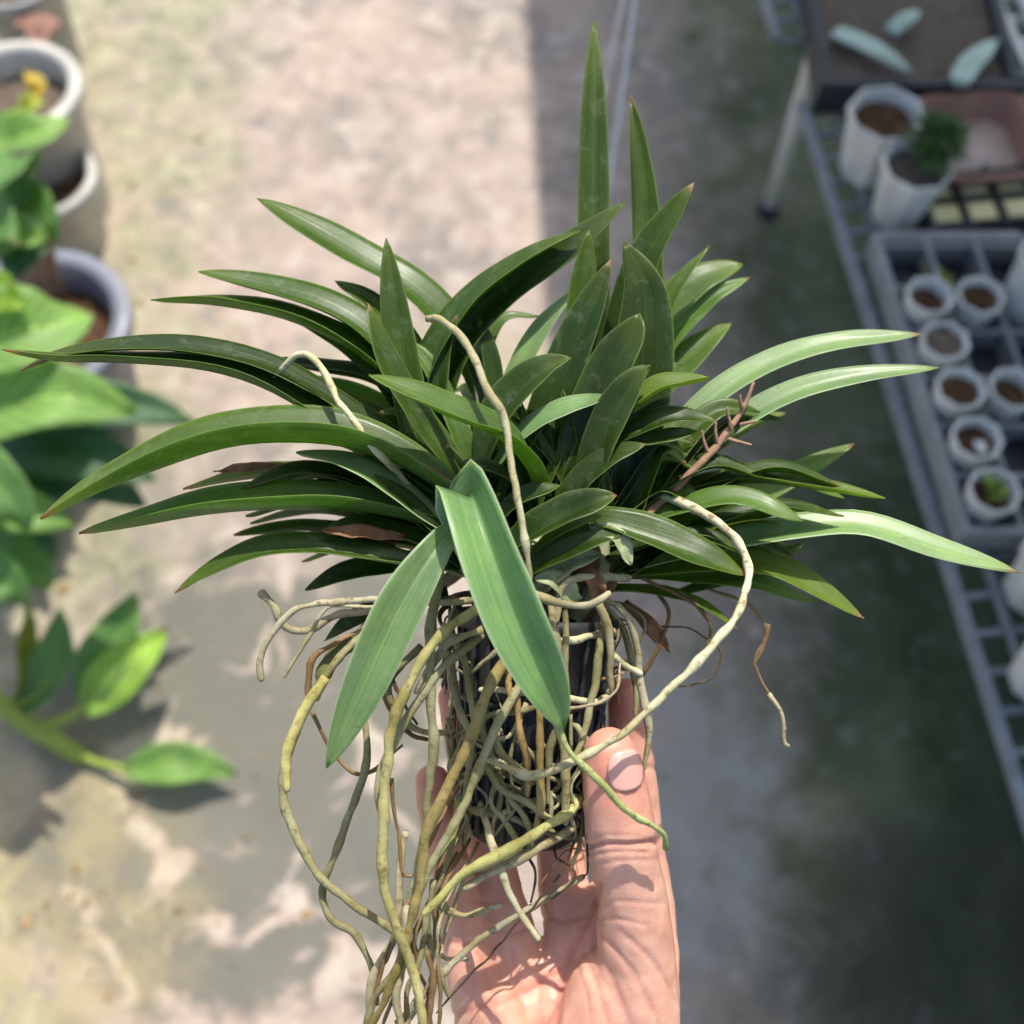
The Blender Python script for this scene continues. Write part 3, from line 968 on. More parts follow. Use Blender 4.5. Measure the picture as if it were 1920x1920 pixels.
bleaf(t, [(30, 1320, 0.075), (45, 1270, 0.100), (50, 1200, 0.115), (52, 1130, 0.120)], .045, (0.16, 0.2, 0.02), n=Vector((.8, -.3, .3)))
tube('petiole', [at(10, 1322, 0.075), at(60, 1310, 0.080), at(95, 1270, 0.100)], [.004, .003], M['greenstem'], t, 8, 12)

# dry litter scattered on the floor
def litter():
    rr = random.Random(77)
    v, f = [], []
    for i in range(260):
        k = rr.random()
        if k < .35:
            x, y = rr.gauss(-.62, .16), rr.gauss(.22, .17)
        elif k < .8:
            x, y = rr.gauss(-.72, .10), rr.uniform(.4, 2.0)
        else:
            x, y = rr.uniform(-.7, .1), rr.uniform(.05, 2.0)
        s = rr.uniform(.0012, .005) * (2.6 if rr.random() < .10 else 1)
        a = rr.uniform(0, 6.28)
        e = rr.uniform(.35, .9)
        b = len(v)
        up = rr.uniform(.002, .006)
        for (p_, q_, z_) in ((-1, 0, 0), (0, -e, .3), (1, 0, 1), (0, e, .2)):
            v.append((x + s * (p_ * math.cos(a) - q_ * math.sin(a)), y + s * (p_ * math.sin(a) + q_ * math.cos(a)), .0012 + up * z_))
        v.append((x, y, .0012 + up * .9))
        f += [(b, b + 1, b + 4), (b + 1, b + 2, b + 4), (b + 2, b + 3, b + 4), (b + 3, b, b + 4)]
    o = mesh('leaf_litter', v, f, M['litter'], origin=(0, 0, 0), smooth=False)
    o['kind'] = 'stuff'
    tag(o, 'brown dry leaf flakes and crumbs scattered over the sunlit floor', 'litter')
M['litter'] = simple('dry_litter', (0.42, 0.28, 0.13), 0.85, 0.2, 25, 0.7, 0.3)
litter()
# ------------------------------------------------------------------ the hand
def hand():
    bm = bmesh.new()
    def ball(px, py, z, r, sq=(1, 1, 1)):
        p = cp(px, py, z)
        rad = r * K * ((p - CAM).dot(FW) / D0)
        mt = Matrix.Translation(p) @ Matrix((RT, UP, -FW)).transposed().to_4x4() @ Matrix.Diagonal((rad * sq[0], rad * sq[1], rad * sq[2], 1))
        bmesh.ops.create_icosphere(bm, subdivisions=2, radius=1.0, matrix=mt)
    def chain(pts, step=16, sq=(1, 1, 1)):
        for a, b in zip(pts[:-1], pts[1:]):
            d = math.dist(a[:3], b[:3])
            n = max(1, int(d / step))
            for i in range(n + 1):
                t = i / n
                ball(*[a[j] * (1 - t) + b[j] * t for j in range(4)], sq)
    # thumb: ball of the thumb, knuckle, tip
    chain([(1165, 2060, 10, 96), (1192, 1900, 30, 88), (1192, 1790, 50, 78), (1188, 1710, 76, 72), (1172, 1620, 104, 69), (1163, 1555, 122, 70),
           (1154, 1490, 134, 65), (1148, 1440, 138, 60), (1144, 1414, 139, 53)])
    chain([(1070, 2080, 20, 100), (1110, 1960, 20, 96), (1150, 1860, 24, 88)])
    # index
    chain([(1215, 1960, -60, 62), (1215, 1800, -95, 62), (1212, 1700, -125, 56), (1198, 1600, -120, 52), (1190, 1500, -104, 48), (1184, 1420, -90, 45), (1178, 1345, -76, 41), (1173, 1305, -70, 36)])
    # middle
    chain([(1100, 1900, -70, 62), (1075, 1760, -110, 56), (1056, 1660, -160, 50), (1050, 1570, -190, 48), (1046, 1450, -205, 46), (1042, 1340, -200, 43), (1040, 1260, -190, 38)])
    # ring
    chain([(1000, 1910, -70, 62), (965, 1780, -90, 54), (938, 1690, -120, 48), (918, 1600, -150, 46), (895, 1490, -165, 44), (872, 1390, -165, 42), (856, 1310, -155, 37)])
    # little
    chain([(920, 1960, -50, 66), (893, 1840, -56, 56), (868, 1740, -66, 46), (850, 1650, -72, 43), (832, 1570, -64, 42), (818, 1500, -52, 40), (811, 1468, -46, 36)])
    # palm
    chain([(1180, 2040, -50, 80), (1110, 1960, -60, 78), (1030, 1960, -62, 76), (950, 2010, -50, 80)])
    chain([(1150, 1880, -60, 62), (1060, 1870, -70, 62), (975, 1890, -66, 62), (930, 1940, -56, 62)])
    chain([(1120, 1820, -72, 52), (1040, 1820, -84, 52), (960, 1840, -76, 52), (915, 1880, -66, 54)])
    chain([(930, 1900, -30, 62), (945, 2020, -20, 82), (985, 2140, -20, 90)])
    # web between thumb and palm
    chain([(1070, 1770, -100, 52), (1130, 1740, -70, 56), (1190, 1700, -50, 52)])
    chain([(1085, 1730, -120, 46), (1140, 1690, -95, 48), (1195, 1660, -80, 46)])
    # wrist and forearm
    chain([(1120, 2100, -20, 96), (1090, 2260, 0, 100), (1085, 2500, 30, 108), (1090, 2900, 60, 120)], 30)
    chain([(990, 2100, -30, 92), (1000, 2260, -10, 98), (1000, 2500, 20, 108), (1000, 2900, 50, 120)], 30)
    me = bpy.data.meshes.new('person')
    bm.to_mesh(me)
    bm.free()
    o = bpy.data.objects.new('person', me)
    COL.objects.link(o)
    md = o.modifiers.new('remesh', 'REMESH')
    md.mode = 'VOXEL'
    md.voxel_size = 0.0011
    s = o.modifiers.new('smooth', 'SMOOTH')
    s.factor = 0.5
    s.iterations = 9
    dg = bpy.context.evaluated_depsgraph_get()
    dg.update()
    ev = bpy.data.meshes.new_from_object(o.evaluated_get(dg))
    o.modifiers.clear()
    o.data = ev
    ev.name = 'person'
    org = cp(1050, 2000, -20)
    # creases, given as polylines in the picture, pressed into the skin that faces the camera
    CR = [([(1090, 1590), (1130, 1583), (1180, 1584), (1245, 1578)], 7, 0.0011, (30, 300)),
          ([(1095, 1604), (1150, 1597), (1215, 1598)], 4, 0.0005, (30, 300)),
          ([(1080, 1470), (1095, 1500)], 5, 0.0004, (30, 300)),
          ([(1118, 1660), (1112, 1700), (1092, 1745), (1070, 1790), (1050, 1850), (1040, 1930)], 10, 0.0013, (-60, 300)),
          ([(1095, 1790), (1120, 1850), (1145, 1930)], 7, 0.0007, (-60, 300)),
          ([(1112, 1770), (1150, 1840), (1185, 1930)], 7, 0.0006, (-60, 300)),
          ([(1128, 1755), (1180, 1815), (1225, 1900)], 7, 0.0005, (-60, 300)),
          ([(1160, 1745), (1215, 1790), (1255, 1850)], 7, 0.0005, (-60, 300)),
          ([(850, 1905), (920, 1880), (990, 1860), (1050, 1820)], 9, 0.0011, (-200, 100)),
          ([(880, 1770), (905, 1800), (915, 1850)], 7, 0.0007, (-200, 100)),
          ([(930, 1745), (960, 1752), (1000, 1740)], 6, 0.0009, (-220, 100)),
          ([(1020, 1722), (1060, 1730), (1100, 1715)], 6, 0.0009, (-220, 100)),
          ([(840, 1765), (870, 1772), (905, 1765)], 6, 0.0009, (-220, 100)),
          ([(815, 1600), (850, 1606), (890, 1600)], 6, 0.0008, (-220, 100)),
          ([(1165, 1470), (1200, 1440), (1232, 1440)], 6, 0.0004, (-220, 20)),
          ([(1092, 1572), (1140, 1566), (1200, 1568)], 3, 0.0004, (30, 300)),
          ([(1100, 1622), (1160, 1614), (1235, 1612)], 3, 0.0003, (30, 300)),
          ([(1112, 1700), (1160, 1690), (1240, 1694)], 4, 0.0003, (30, 300)),
          ([(1105, 1725), (1150, 1722), (1215, 1735)], 4, 0.0003, (20, 300)),
          ([(1080, 1800), (1098, 1860), (1115, 1940)], 4, 0.0005, (-60, 300)),
          ([(1140, 1765), (1195, 1830), (1240, 1930)], 4, 0.0005, (-60, 300)),
          ([(1180, 1760), (1230, 1810), (1268, 1880)], 4, 0.0004, (-60, 300)),
          ([(870, 1850), (900, 1890), (960, 1930)], 5, 0.0005, (-200, 100)),
          ([(960, 1780), (970, 1840), (985, 1900)], 5, 0.0005, (-200, 100)),
          ([(1020, 1780), (1010, 1850), (1015, 1930)], 5, 0.0005, (-200, 100)),
          ([(890, 1690), (920, 1694), (955, 1688)], 4, 0.0005, (-220, 100)),
          ([(1015, 1660), (1055, 1664), (1095, 1655)], 4, 0.0005, (-220, 100))]
    def seg(px, py, a, b):
        dx, dy = b[0] - a[0], b[1] - a[1]
        t = max(0, min(1, ((px - a[0]) * dx + (py - a[1]) * dy) / (dx * dx + dy * dy)))
        return math.hypot(px - a[0] - t * dx, py - a[1] - t * dy)
    bl = ev.attributes.new('blush', 'FLOAT', 'POINT')
    norms = [v.normal.copy() for v in ev.vertices]
    for v, nn in zip(ev.vertices, norms):
        r = v.co - CAM
        d = r.dot(FW)
        px, py, z = 960 + F * r.dot(RT) / d, 960 - F * r.dot(UP) / d, (D0 - d) / K
        off, blush = 0.0, 0.0
        if nn.dot(FW) < 0.35 and py < 2000:
            for line, wd, dep, (za, zb) in CR:
                if za < z < zb:
                    dd = min(seg(px, py, a, b) for a, b in zip(line[:-1], line[1:]))
                    if dd < wd * 3:
                        g = math.exp(-(dd / wd) ** 2 * 1.3)
                        off -= dep * g * (1.25 if py < 1740 else 0.75)
                        blush = max(blush, g * min(0.55, dep * 500))
            off += 0.0003 * noise.noise(v.co * 160)
        # finger tips and thumb tip are pinker
        for (x, y, zz, rr) in ((1148, 1430, 139, 110), (812, 1480, -46, 100), (1176, 1310, -70, 110), (860, 1330, -155, 110)):
            q = math.exp(-((px - x) ** 2 + (py - y) ** 2 + (z - zz) ** 2) / (rr * rr))
            blush = max(blush, 0.6 * q)
        bl.data[v.index].value = min(1, blush)
        v.co = v.co + nn * off - org
    o.location = org
    ev.polygons.foreach_set('use_smooth', [True] * len(ev.polygons))
    ev.materials.clear()
    ev.materials.append(M['skin'])
    tag(o, 'bare hand raised from below, thumb pressed against the front of the small black pot', 'hand')
    # the thumb nail: a curved plate laid on the skin of the last joint
    base_c = Vector((1164, 1462, 138)); tip_c = Vector((1150, 1388, 140))
    v, f, uv = [], [], []
    nu, nv = 12, 14
    axis = (cp(1144, 1414, 139) - cp(1154, 1490, 134)).normalized()
    for j in range(nv + 1):
        t = j / nv
        c = cp(1153 - 7 * t, 1466 - 70 * t, 136 + 3 * t)
        rad = (63.5 - 5.0 * t - 11 * max(0, (t - .55) / .45) ** 1.7) * K * 0.925
        # the nail looks to the right of the camera
        mid = cdir(0.36, 0.05, 0.92)
        mid = (mid - axis * mid.dot(axis)).normalized()
        sd = axis.cross(mid)
        ends = 0.64 * (0.30 + 0.70 * math.sqrt(max(0, 1 - abs(2 * t - 1) ** 3)))
        for i in range(nu + 1):
            a = (-1 + 2 * i / nu) * ends
            tt = 0.0
            lift = 0.995 + 0.02 * (1 - (a / max(ends, 1e-3)) ** 4)
            v.append(c + (mid * math.cos(a) - sd * math.sin(a)) * rad * lift + axis * (0.0022 * (1 - t * 2) * 0 - 0.0016 * a * a * (1 if t < .5 else 0) * (-1)))
    for j in range(nv):
        for i in range(nu):
            k = j * (nu + 1) + i
            f.append((k, k + 1, k + nu + 2, k + nu + 1))
    nail = mesh('nail', v, f, M['nail'], o)
    sm = nail.modifiers.new('thick', 'SOLIDIFY')
    sm.thickness = 0.0006
    sm.offset = 0
    return o
HAND = hand()
# ------------------------------------------------------------------ the orchid
ORC = thing('potted_orchid', cp(985, 1560, 0), 'bushy strap-leaved orchid with long dangling roots in a small black pot held in the hand', 'orchid')
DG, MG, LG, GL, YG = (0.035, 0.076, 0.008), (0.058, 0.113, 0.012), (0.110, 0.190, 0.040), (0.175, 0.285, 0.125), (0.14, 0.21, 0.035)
BR = (0.048, 0.088, 0.014)
_ln = [0]
UPN, FRN = (0, 0.90, 0.44), (0, 0.1, 1)
def L(wpx, pts, n=UPN, n1=None, fold=0.5, col=MG, t0=0.55, base=0.5, p=2.3, q=0.8, fix=False, wave=0.0008, thick=0.0007):
    _ln[0] += 1
    s = _ln[0]
    fold *= 1.25
    P = [cp(*q_) for q_ in pts]
    c, ln = spline(P, 30)
    n0 = cdir(*n)
    n1_ = cdir(*(n1 or n))
    rq = random.Random(s + 100)
    n1_ = (n1_ + Vector((rq.uniform(-.28, .28), rq.uniform(-.28, .28), rq.uniform(-.28, .28)))).normalized()
    wpx *= 0.93
    wid = wpx * K
    if not fix:
        i = int(len(c) * 0.42)
        T = (c[i + 1] - c[i - 1]).normalized()
        b = T.cross(n0).normalized()
        nn = b.cross(T)
        v = (c[i] - CAM).normalized()
        sd = T.cross(v).normalized()          # across the leaf as seen
        fo = fold * 1.04
        offs = [0.0] + [(b * (sg * math.cos(fo)) + nn * math.sin(fo)).dot(sd) for sg in (-1, 1)]
        app = (max(offs) - min(offs)) / 2
        wid = wpx * K * min(2.0, max(1.0, 1 / max(app, 0.05)))
        wid *= (c[i] - CAM).dot(FW) / D0
    rr = random.Random(s)
    f = 0.88 + 0.3 * rr.random()
    wax = col is GL
    col = (col[0] * f * (0.9 + 0.15 * rr.random()), col[1] * f, col[2] * f)
    return blade('leaf', c, wid, n0, n1_, fold, M['waxleaf' if wax else 'leaf'], ORC, strap(t0, base, p, q), col, thick=thick, cross=10, seed=s * 1.7, wave=wave)

# --- tall leaves standing at the back
L(64, [(1120, 960, -140), (1114, 700, -130), (1112, 400, -135), (1113, 160, -145), (1114, 36, -155)], FRN, fold=0.3, col=MG, t0=0.55, p=2.4)
L(62, [(1225, 960, -170), (1222, 640, -165), (1214, 420, -165), (1200, 280, -170), (1183, 178, -175)], (-.2, .1, 1), fold=0.3, col=MG, t0=0.5)
L(66, [(1130, 900, -70), (1155, 680, -50), (1205, 500, -30), (1255, 410, -10), (1302, 342, 10)], (-.35, .45, .8), fold=0.4, col=MG, t0=0.55, p=2.5)
L(62, [(770, 900, -70), (800, 720, -60), (870, 590, -50), (970, 500, -40), (1088, 433, -30)], (-.45, .75, .45), fold=0.3, col=MG, base=0.7)
L(60, [(800, 880, -80), (850, 680, -75), (940, 560, -70), (1060, 472, -65), (1176, 376, -55)], (-.2, .5, .85), fold=0.35, col=DG, base=0.7)
L(66, [(1085, 820, -60), (1085, 680, -50), (1092, 540, -40), (1104, 432, -30)], FRN, fold=0.38, col=MG, t0=0.45)
L(84, [(985, 1000, -10), (1010, 850, 0), (1075, 660, 10), (1120, 550, 12), (1146, 486, 14)], (-.25, .15, 1), fold=0.4, col=DG, t0=0.5)
L(122, [(1160, 960, 10), (1190, 790, 30), (1208, 640, 42), (1206, 540, 45), (1170, 452, 48)], (0.1, .05, 1), fold=0.25, col=DG, t0=0.45, p=2.2)
L(88, [(1060, 960, 40), (1095, 820, 60), (1150, 690, 74), (1185, 630, 80), (1200, 588, 84)], (-.3, .2, .9), fold=0.42, col=BR, t0=0.6, p=2.6, q=0.7)
L(58, [(900, 900, 40), (930, 800, 60), (975, 735, 74), (1025, 692, 82), (1071, 671, 90)], (-.4, .6, .7), fold=0.4, col=BR, t0=0.5)
L(64, [(1090, 980, 70), (1120, 860, 95), (1155, 770, 105), (1190, 712, 112), (1220, 684, 118)], (-.45, .3, .85), fold=0.42, col=BR, t0=0.55, p=2.4)
L(40, [(1110, 900, 40), (1170, 790, 75), (1230, 735, 92), (1280, 719, 98), (1330, 709, 104)], (-.1, .85, .5), fold=0.5, col=YG, t0=0.6)
L(32, [(1215, 720, -150), (1245, 600, -150), (1285, 520, -150), (1331, 461, -150)], (-.5, .4, .7), fold=0.35, col=LG)
L(74, [(1160, 760, -240), (1215, 630, -245), (1290, 545, -250), (1350, 510, -255), (1393, 496, -260)], (0.0, .75, .65), fold=0.25, col=LG, t0=0.6, p=2.5)
L(42, [(1170, 800, -220), (1240, 660, -225), (1320, 570, -230), (1370, 538, -235), (1408, 519, -240)], (0.1, .7, .7), fold=0.35, col=LG)
L(72, [(1150, 880, -230), (1220, 745, -235), (1290, 672, -240), (1335, 632, -245), (1372, 605, -250)], (-.2, .6, .8), fold=0.25, col=LG, t0=0.5)
# --- long leaves to the right
L(46, [(1180, 960, -80), (1260, 830, -90), (1350, 740, -100), (1450, 682, -105), (1580, 645, -105), (1730, 626, -100)], (-.1, .75, .65), fold=0.35, col=GL, t0=0.6, p=2.2)
L(44, [(1180, 985, -40), (1290, 870, -50), (1400, 785, -60), (1500, 737, -62), (1620, 708, -60), (1762, 689, -50)], (-.1, .75, .65), fold=0.35, col=GL, t0=0.6, p=2.2)
L(26, [(1270, 900, -100), (1340, 845, -110), (1405, 800, -120), (1474, 773, -125)], fold=0.4, col=YG)
L(48, [(1200, 1030, -130), (1320, 975, -150), (1430, 925, -165), (1520, 875, -175), (1602, 832, -180)], (-.2, .6, .8), fold=0.3, col=LG, t0=0.5)
L(36, [(1140, 1000, -20), (1230, 945, -30), (1330, 912, -35), (1430, 905, -35), (1540, 918, -25), (1660, 933, -10)], (0, .93, .36), fold=0.45, col=YG, t0=0.6)
L(38, [(1150, 1045, -20), (1260, 995, -40), (1370, 962, -50), (1480, 960, -55), (1595, 990, -50)], (0, .9, .44), fold=0.45, col=YG)
L(46, [(1120, 1085, 10), (1230, 1052, 0), (1360, 1020, -10), (1500, 994, -10), (1620, 988, 0), (1760, 1032, 30), (1914, 1074, 60)], (0, .8, .6), fold=0.3, col=GL, t0=0.6)
L(36, [(1260, 1120, -110), (1370, 1085, -120), (1445, 1058, -130), (1508, 1017, -140)], (-.3, .6, .7), fold=0.35, col=MG)
L(50, [(1100, 1090, -30), (1210, 1072, -40), (1330, 1058, -45), (1440, 1066, -40), (1530, 1106, -30), (1620, 1160, -15)], (.15, .75, .62), fold=0.35, col=YG, t0=0.55)
L(44, [(1130, 1080, -80), (1270, 1082, -90), (1400, 1092, -95), (1470, 1112, -95), (1529, 1131, -95)], (0, .75, .65), fold=0.35, col=LG)
L(62, [(1060, 990, 80), (1120, 985, 115), (1200, 1008, 130), (1300, 1044, 140), (1398, 1079, 145)], (.15, .75, .64), fold=0.45, col=MG, t0=0.45)
L(20, [(1100, 1105, -40), (1200, 1108, -50), (1300, 1130, -50), (1382, 1180, -45)], fold=0.4, col=YG)
L(40, [(1120, 850, 60), (1200, 812, 85), (1265, 787, 95), (1341, 788, 105)], (-.1, .7, .7), fold=0.45, col=DG)
L(28, [(1110, 870, 70), (1180, 835, 85), (1245, 824, 92), (1308, 808, 100)], (0, .7, .7), fold=0.45, col=MG)
L(54, [(1040, 1000, 90), (1090, 910, 110), (1150, 858, 118), (1211, 833, 124)], (-.4, .4, .8), fold=0.35, col=BR, t0=0.5)
L(44, [(1150, 1060, -20), (1185, 960, -30), (1230, 850, -50), (1290, 760, -70)], (-.3, .2, .9), fold=0.35, col=LG, base=0.8)
L(40, [(1160, 1040, -40), (1230, 930, -55), (1290, 860, -65), (1345, 800, -75)], (-.5, .5, .6), fold=0.35, col=MG)
# --- short leaves over the crown
L(50, [(930, 1060, 120), (1000, 1005, 150), (1070, 965, 160), (1157, 929, 168)], (-.1, .75, .65), fold=0.5, col=DG, t0=0.55, p=2.6)
L(42, [(960, 1100, 130), (1030, 1053, 155), (1100, 1022, 160), (1170, 996, 165)], (.1, .7, .7), fold=0.45, col=DG)
L(26, [(990, 1050, 120), (1060, 1000, 135), (1127, 966, 140)], fold=0.45, col=YG)
L(30, [(910, 1000, 110), (980, 940, 125), (1052, 911, 130)], (0, .8, .6), fold=0.45, col=BR)
L(38, [(930, 880, 60), (980, 820, 80), (1060, 772, 90), (1145, 742, 96)], (-.2, .85, .55), fold=0.3, col=GL, base=0.6)
L(60, [(1010, 930, 70), (985, 870, 130), (945, 825, 165), (870, 790, 190), (780, 748, 205), (691, 704, 200)], (.2, .85, .5), fold=0.42, col=LG, t0=0.55)
L(30, [(985, 930, 90), (930, 890, 115), (862, 865, 130)], fold=0.4, col=DG)
L(34, [(1000, 960, 60), (980, 880, 90), (955, 830, 100)], (.3, .3, .9), fold=0.4, col=DG)
# --- two leaves drooping to the camera
L(103, [(930, 1060, 110), (893, 975, 175), (885, 935, 215), (905, 985, 262), (940, 1090, 290), (985, 1210, 296), (1058, 1367, 270)], (-.5, .7, .5), (-.1, .45, .88), fold=0.70, col=GL, t0=0.5, base=0.75, p=2.6, q=0.75)
L(97, [(880, 1030, 150), (848, 1000, 200), (805, 1050, 236), (745, 1150, 258), (680, 1290, 262), (612, 1440, 250)], (.15, .35, .92), (.1, .5, .86), fold=0.36, col=GL, t0=0.48, base=0.35, p=2.1)
# --- left side, upright
L(68, [(800, 960, 10), (778, 800, 10), (752, 660, 10), (736, 550, 10), (724, 446, 8)], (.1, .1, 1), fold=0.35, col=MG, t0=0.45, base=0.75)
L(52, [(900, 980, 60), (850, 880, 65), (780, 780, 70), (722, 680, 72), (688, 568, 70)], (.45, .35, .8), fold=0.38, col=MG, t0=0.55, base=0.8)
L(62, [(920, 800, -140), (850, 640, -140), (760, 545, -140), (660, 485, -145), (565, 425, -150), (482, 373, -155)], (.2, .8, .56), fold=0.35, col=MG, t0=0.6)
L(36, [(820, 720, -120), (760, 630, -120), (690, 565, -125), (628, 526, -130)], (.3, .6, .7), fold=0.3, col=MG)
L(58, [(800, 800, -60), (740, 690, -65), (650, 605, -70), (520, 552, -75), (372, 510, -80)], (.15, .88, .46), fold=0.4, col=MG, t0=0.55)
L(32, [(760, 800, -90), (700, 700, -90), (600, 620, -90), (500, 580, -90)], (.15, .7, .6), fold=0.3, col=LG)
L(52, [(840, 860, -20), (760, 740, -25), (680, 668, -30), (560, 605, -35), (420, 572, -40), (283, 562, -45)], (.15, .88, .46), fold=0.4, col=MG, t0=0.6)
L(36, [(830, 860, -80), (760, 760, -85), (690, 712, -90), (590, 693, -95), (473, 675, -100)], (.1, .88, .46), fold=0.4, col=DG)
L(46, [(840, 900, -80), (760, 800, -90), (690, 755, -95), (590, 725, -100), (480, 712, -105)], (.1, .75, .65), fold=0.25, col=LG, t0=0.5)
L(48, [(850, 940, -50), (780, 840, -60), (700, 785, -70), (640, 755, -75), (560, 735, -80)], (.1, .7, .7), fold=0.25, col=YG, t0=0.5)
# --- long leaves to the left
L(44, [(860, 960, 40), (740, 880, 60), (620, 800, 66), (500, 728, 68), (380, 692, 68), (230, 680, 70), (110, 674, 72), (3, 655, 74)], (.1, .9, .42), fold=0.45, col=DG, t0=0.62)
L(46, [(870, 940, 10), (770, 850, 30), (640, 765, 40), (500, 690, 45), (360, 658, 46), (230, 654, 48), (110, 668, 50), (40, 696, 52)], (.1, .9, .42), fold=0.3, col=DG, t0=0.6)
L(36, [(760, 900, -110), (660, 845, -115), (560, 812, -120), (430, 803, -125), (308, 828, -130)], fold=0.4, col=MG)
L(82, [(910, 970, 90), (840, 925, 108), (740, 866, 118), (630, 832, 124), (490, 828, 130), (350, 856, 138), (200, 915, 146), (76, 973, 152)], (.02, .92, .40), fold=0.62, col=LG, t0=0.55, base=0.45)
L(64, [(880, 1010, 60), (800, 980, 72), (690, 960, 80), (560, 952, 86), (400, 960, 92), (270, 982, 96), (148, 999, 100)], (0, .92, .40), fold=0.62, col=LG, t0=0.5, base=0.45)
L(40, [(820, 980, -60), (720, 928, -70), (610, 898, -80), (480, 893, -85), (343, 917, -90)], fold=0.45, col=YG)
L(40, [(840, 1000, -20), (750, 965, -30), (640, 938, -35), (520, 928, -40), (362, 949, -45)], fold=0.45, col=YG)
L(50, [(880, 1030, 90), (800, 972, 100), (710, 905, 104), (640, 870, 104), (555, 848, 100)], (.3, .8, .5), fold=0.3, col=GL, base=0.6)
L(34, [(890, 1040, 100), (820, 1000, 104), (760, 940, 104), (700, 890, 102)], (.3, .75, .6), fold=0.35, col=DG, base=0.6)
L(44, [(860, 1070, 60), (760, 1058, 68), (640, 1040, 72), (520, 1034, 76), (425, 1060, 80), (328, 1111, 84)], (0, .85, .52), fold=0.45, col=MG, t0=0.5)
L(26, [(780, 1020, -90), (660, 1000, -100), (550, 993, -105), (438, 1004, -110)], fold=0.4, col=MG)
L(46, [(820, 1070, -70), (740, 1062, -75), (650, 1075, -80), (572, 1107, -85)], (0, .6, .8), fold=0.3, col=DG, t0=0.45)
L(42, [(840, 1110, -20), (760, 1128, -20), (680, 1155, -20), (608, 1202, -20)], (-.3, .5, .8), fold=0.3, col=DG)
# --- behind, between the two clumps
L(30, [(900, 820, -160), (905, 680, -170), (940, 600, -180), (1012, 592, -190)], (.2, .7, .6), fold=0.3, col=LG, base=0.7)
L(42, [(930, 850, -90), (965, 720, -95), (1010, 630, -100), (1078, 540, -105)], (-.5, .4, .75), fold=0.3, col=GL)
L(36, [(900, 860, -60), (925, 740, -60), (915, 650, -60), (895, 590, -60)], (.3, .2, .9), fold=0.35, col=DG)
L(34, [(800, 900, -20), (822, 760, -20), (832, 660, -20), (858, 590, -20)], (-.3, .2, .9), fold=0.35, col=DG)
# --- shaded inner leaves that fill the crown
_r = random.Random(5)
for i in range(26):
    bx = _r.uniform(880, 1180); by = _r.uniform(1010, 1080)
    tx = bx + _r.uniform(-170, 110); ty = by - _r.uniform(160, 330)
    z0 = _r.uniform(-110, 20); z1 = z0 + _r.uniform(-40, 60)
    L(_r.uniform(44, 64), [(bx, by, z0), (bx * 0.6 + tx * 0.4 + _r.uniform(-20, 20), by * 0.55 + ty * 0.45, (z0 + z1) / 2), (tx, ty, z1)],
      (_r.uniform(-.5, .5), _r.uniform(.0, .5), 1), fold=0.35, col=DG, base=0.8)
# --- basal leaves under the crown on the far side
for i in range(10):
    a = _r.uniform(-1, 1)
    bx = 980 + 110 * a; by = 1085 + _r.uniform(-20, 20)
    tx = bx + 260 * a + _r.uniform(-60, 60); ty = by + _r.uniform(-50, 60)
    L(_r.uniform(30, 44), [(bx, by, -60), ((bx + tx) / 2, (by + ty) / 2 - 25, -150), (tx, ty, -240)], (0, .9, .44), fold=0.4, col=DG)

# --- more leaves of the tuft, radiating from the two fans
_q = random.Random(31)
for i in range(44):
    lf = i % 2 == 0
    bx = _q.uniform(850, 960) if lf else _q.uniform(1080, 1180)
    by = _q.uniform(1010, 1075)
    az = R(_q.uniform(95, 262)) if lf else R(_q.uniform(-82, 85))
    dx, dz = math.cos(az), math.sin(az)
    if dz > 0.35:
        dz *= 0.35
    ln = _q.uniform(280, 520)
    el = _q.uniform(0.15, 1.15)
    hx = dx * ln * math.cos(el); hz = dz * ln * math.cos(el) * 0.8 - 40; hy = ln * math.sin(el)
    pts = [(bx, by, hz * .05), (bx + hx * .33, by - hy * .42 - 30, hz * .35), (bx + hx * .68, by - hy * .78 - 35, hz * .7), (bx + hx, by - hy * .92 + ln * .05 * (1 - el), hz)]
    L(_q.uniform(30, 48), pts, (-.25 * dx, .85, .45) if el < .7 else (-.5 * dx, .4, .8), fold=_q.uniform(.3, .5), col=_q.choice([DG, DG, MG, MG, LG]), base=.7, t0=.6)

for i in range(30):
    lf = i % 2 == 0
    bx = _q.uniform(830, 950) if lf else _q.uniform(1080, 1190)
    by = _q.uniform(1030, 1095)
    sg = -1 if lf else 1
    ln = _q.uniform(200, 430)
    el = _q.uniform(-.12, .75)
    z0 = _q.uniform(-60, 60); z1 = z0 + _q.uniform(-160, 40)
    hx = sg * ln * math.cos(el); hy = ln * math.sin(el)
    L(_q.uniform(20, 32), [(bx, by, z0), (bx + hx * .35, by - hy * .5 - 25, z0 * .6 + z1 * .4), (bx + hx * .7, by - hy * .85 - 22, z0 * .3 + z1 * .7), (bx + hx, by - hy + 14, z1)],
      (-.2 * sg, .88, .44), fold=_q.uniform(.3, .5), col=_q.choice([DG, MG, LG, YG, MG]), base=.7, t0=.6)
for i in range(14):
    bx = _q.uniform(930, 1150); by = _q.uniform(930, 1030)
    L(_q.uniform(20, 34), [(bx, by, 20), (bx + _q.uniform(-30, 30), by - 90, 50), (bx + _q.uniform(-90, 90), by - _q.uniform(150, 240), 60)], (_q.uniform(-.5, .5), .3, .9), fold=.4, col=_q.choice([DG, MG, BR]), base=.8, t0=.55)

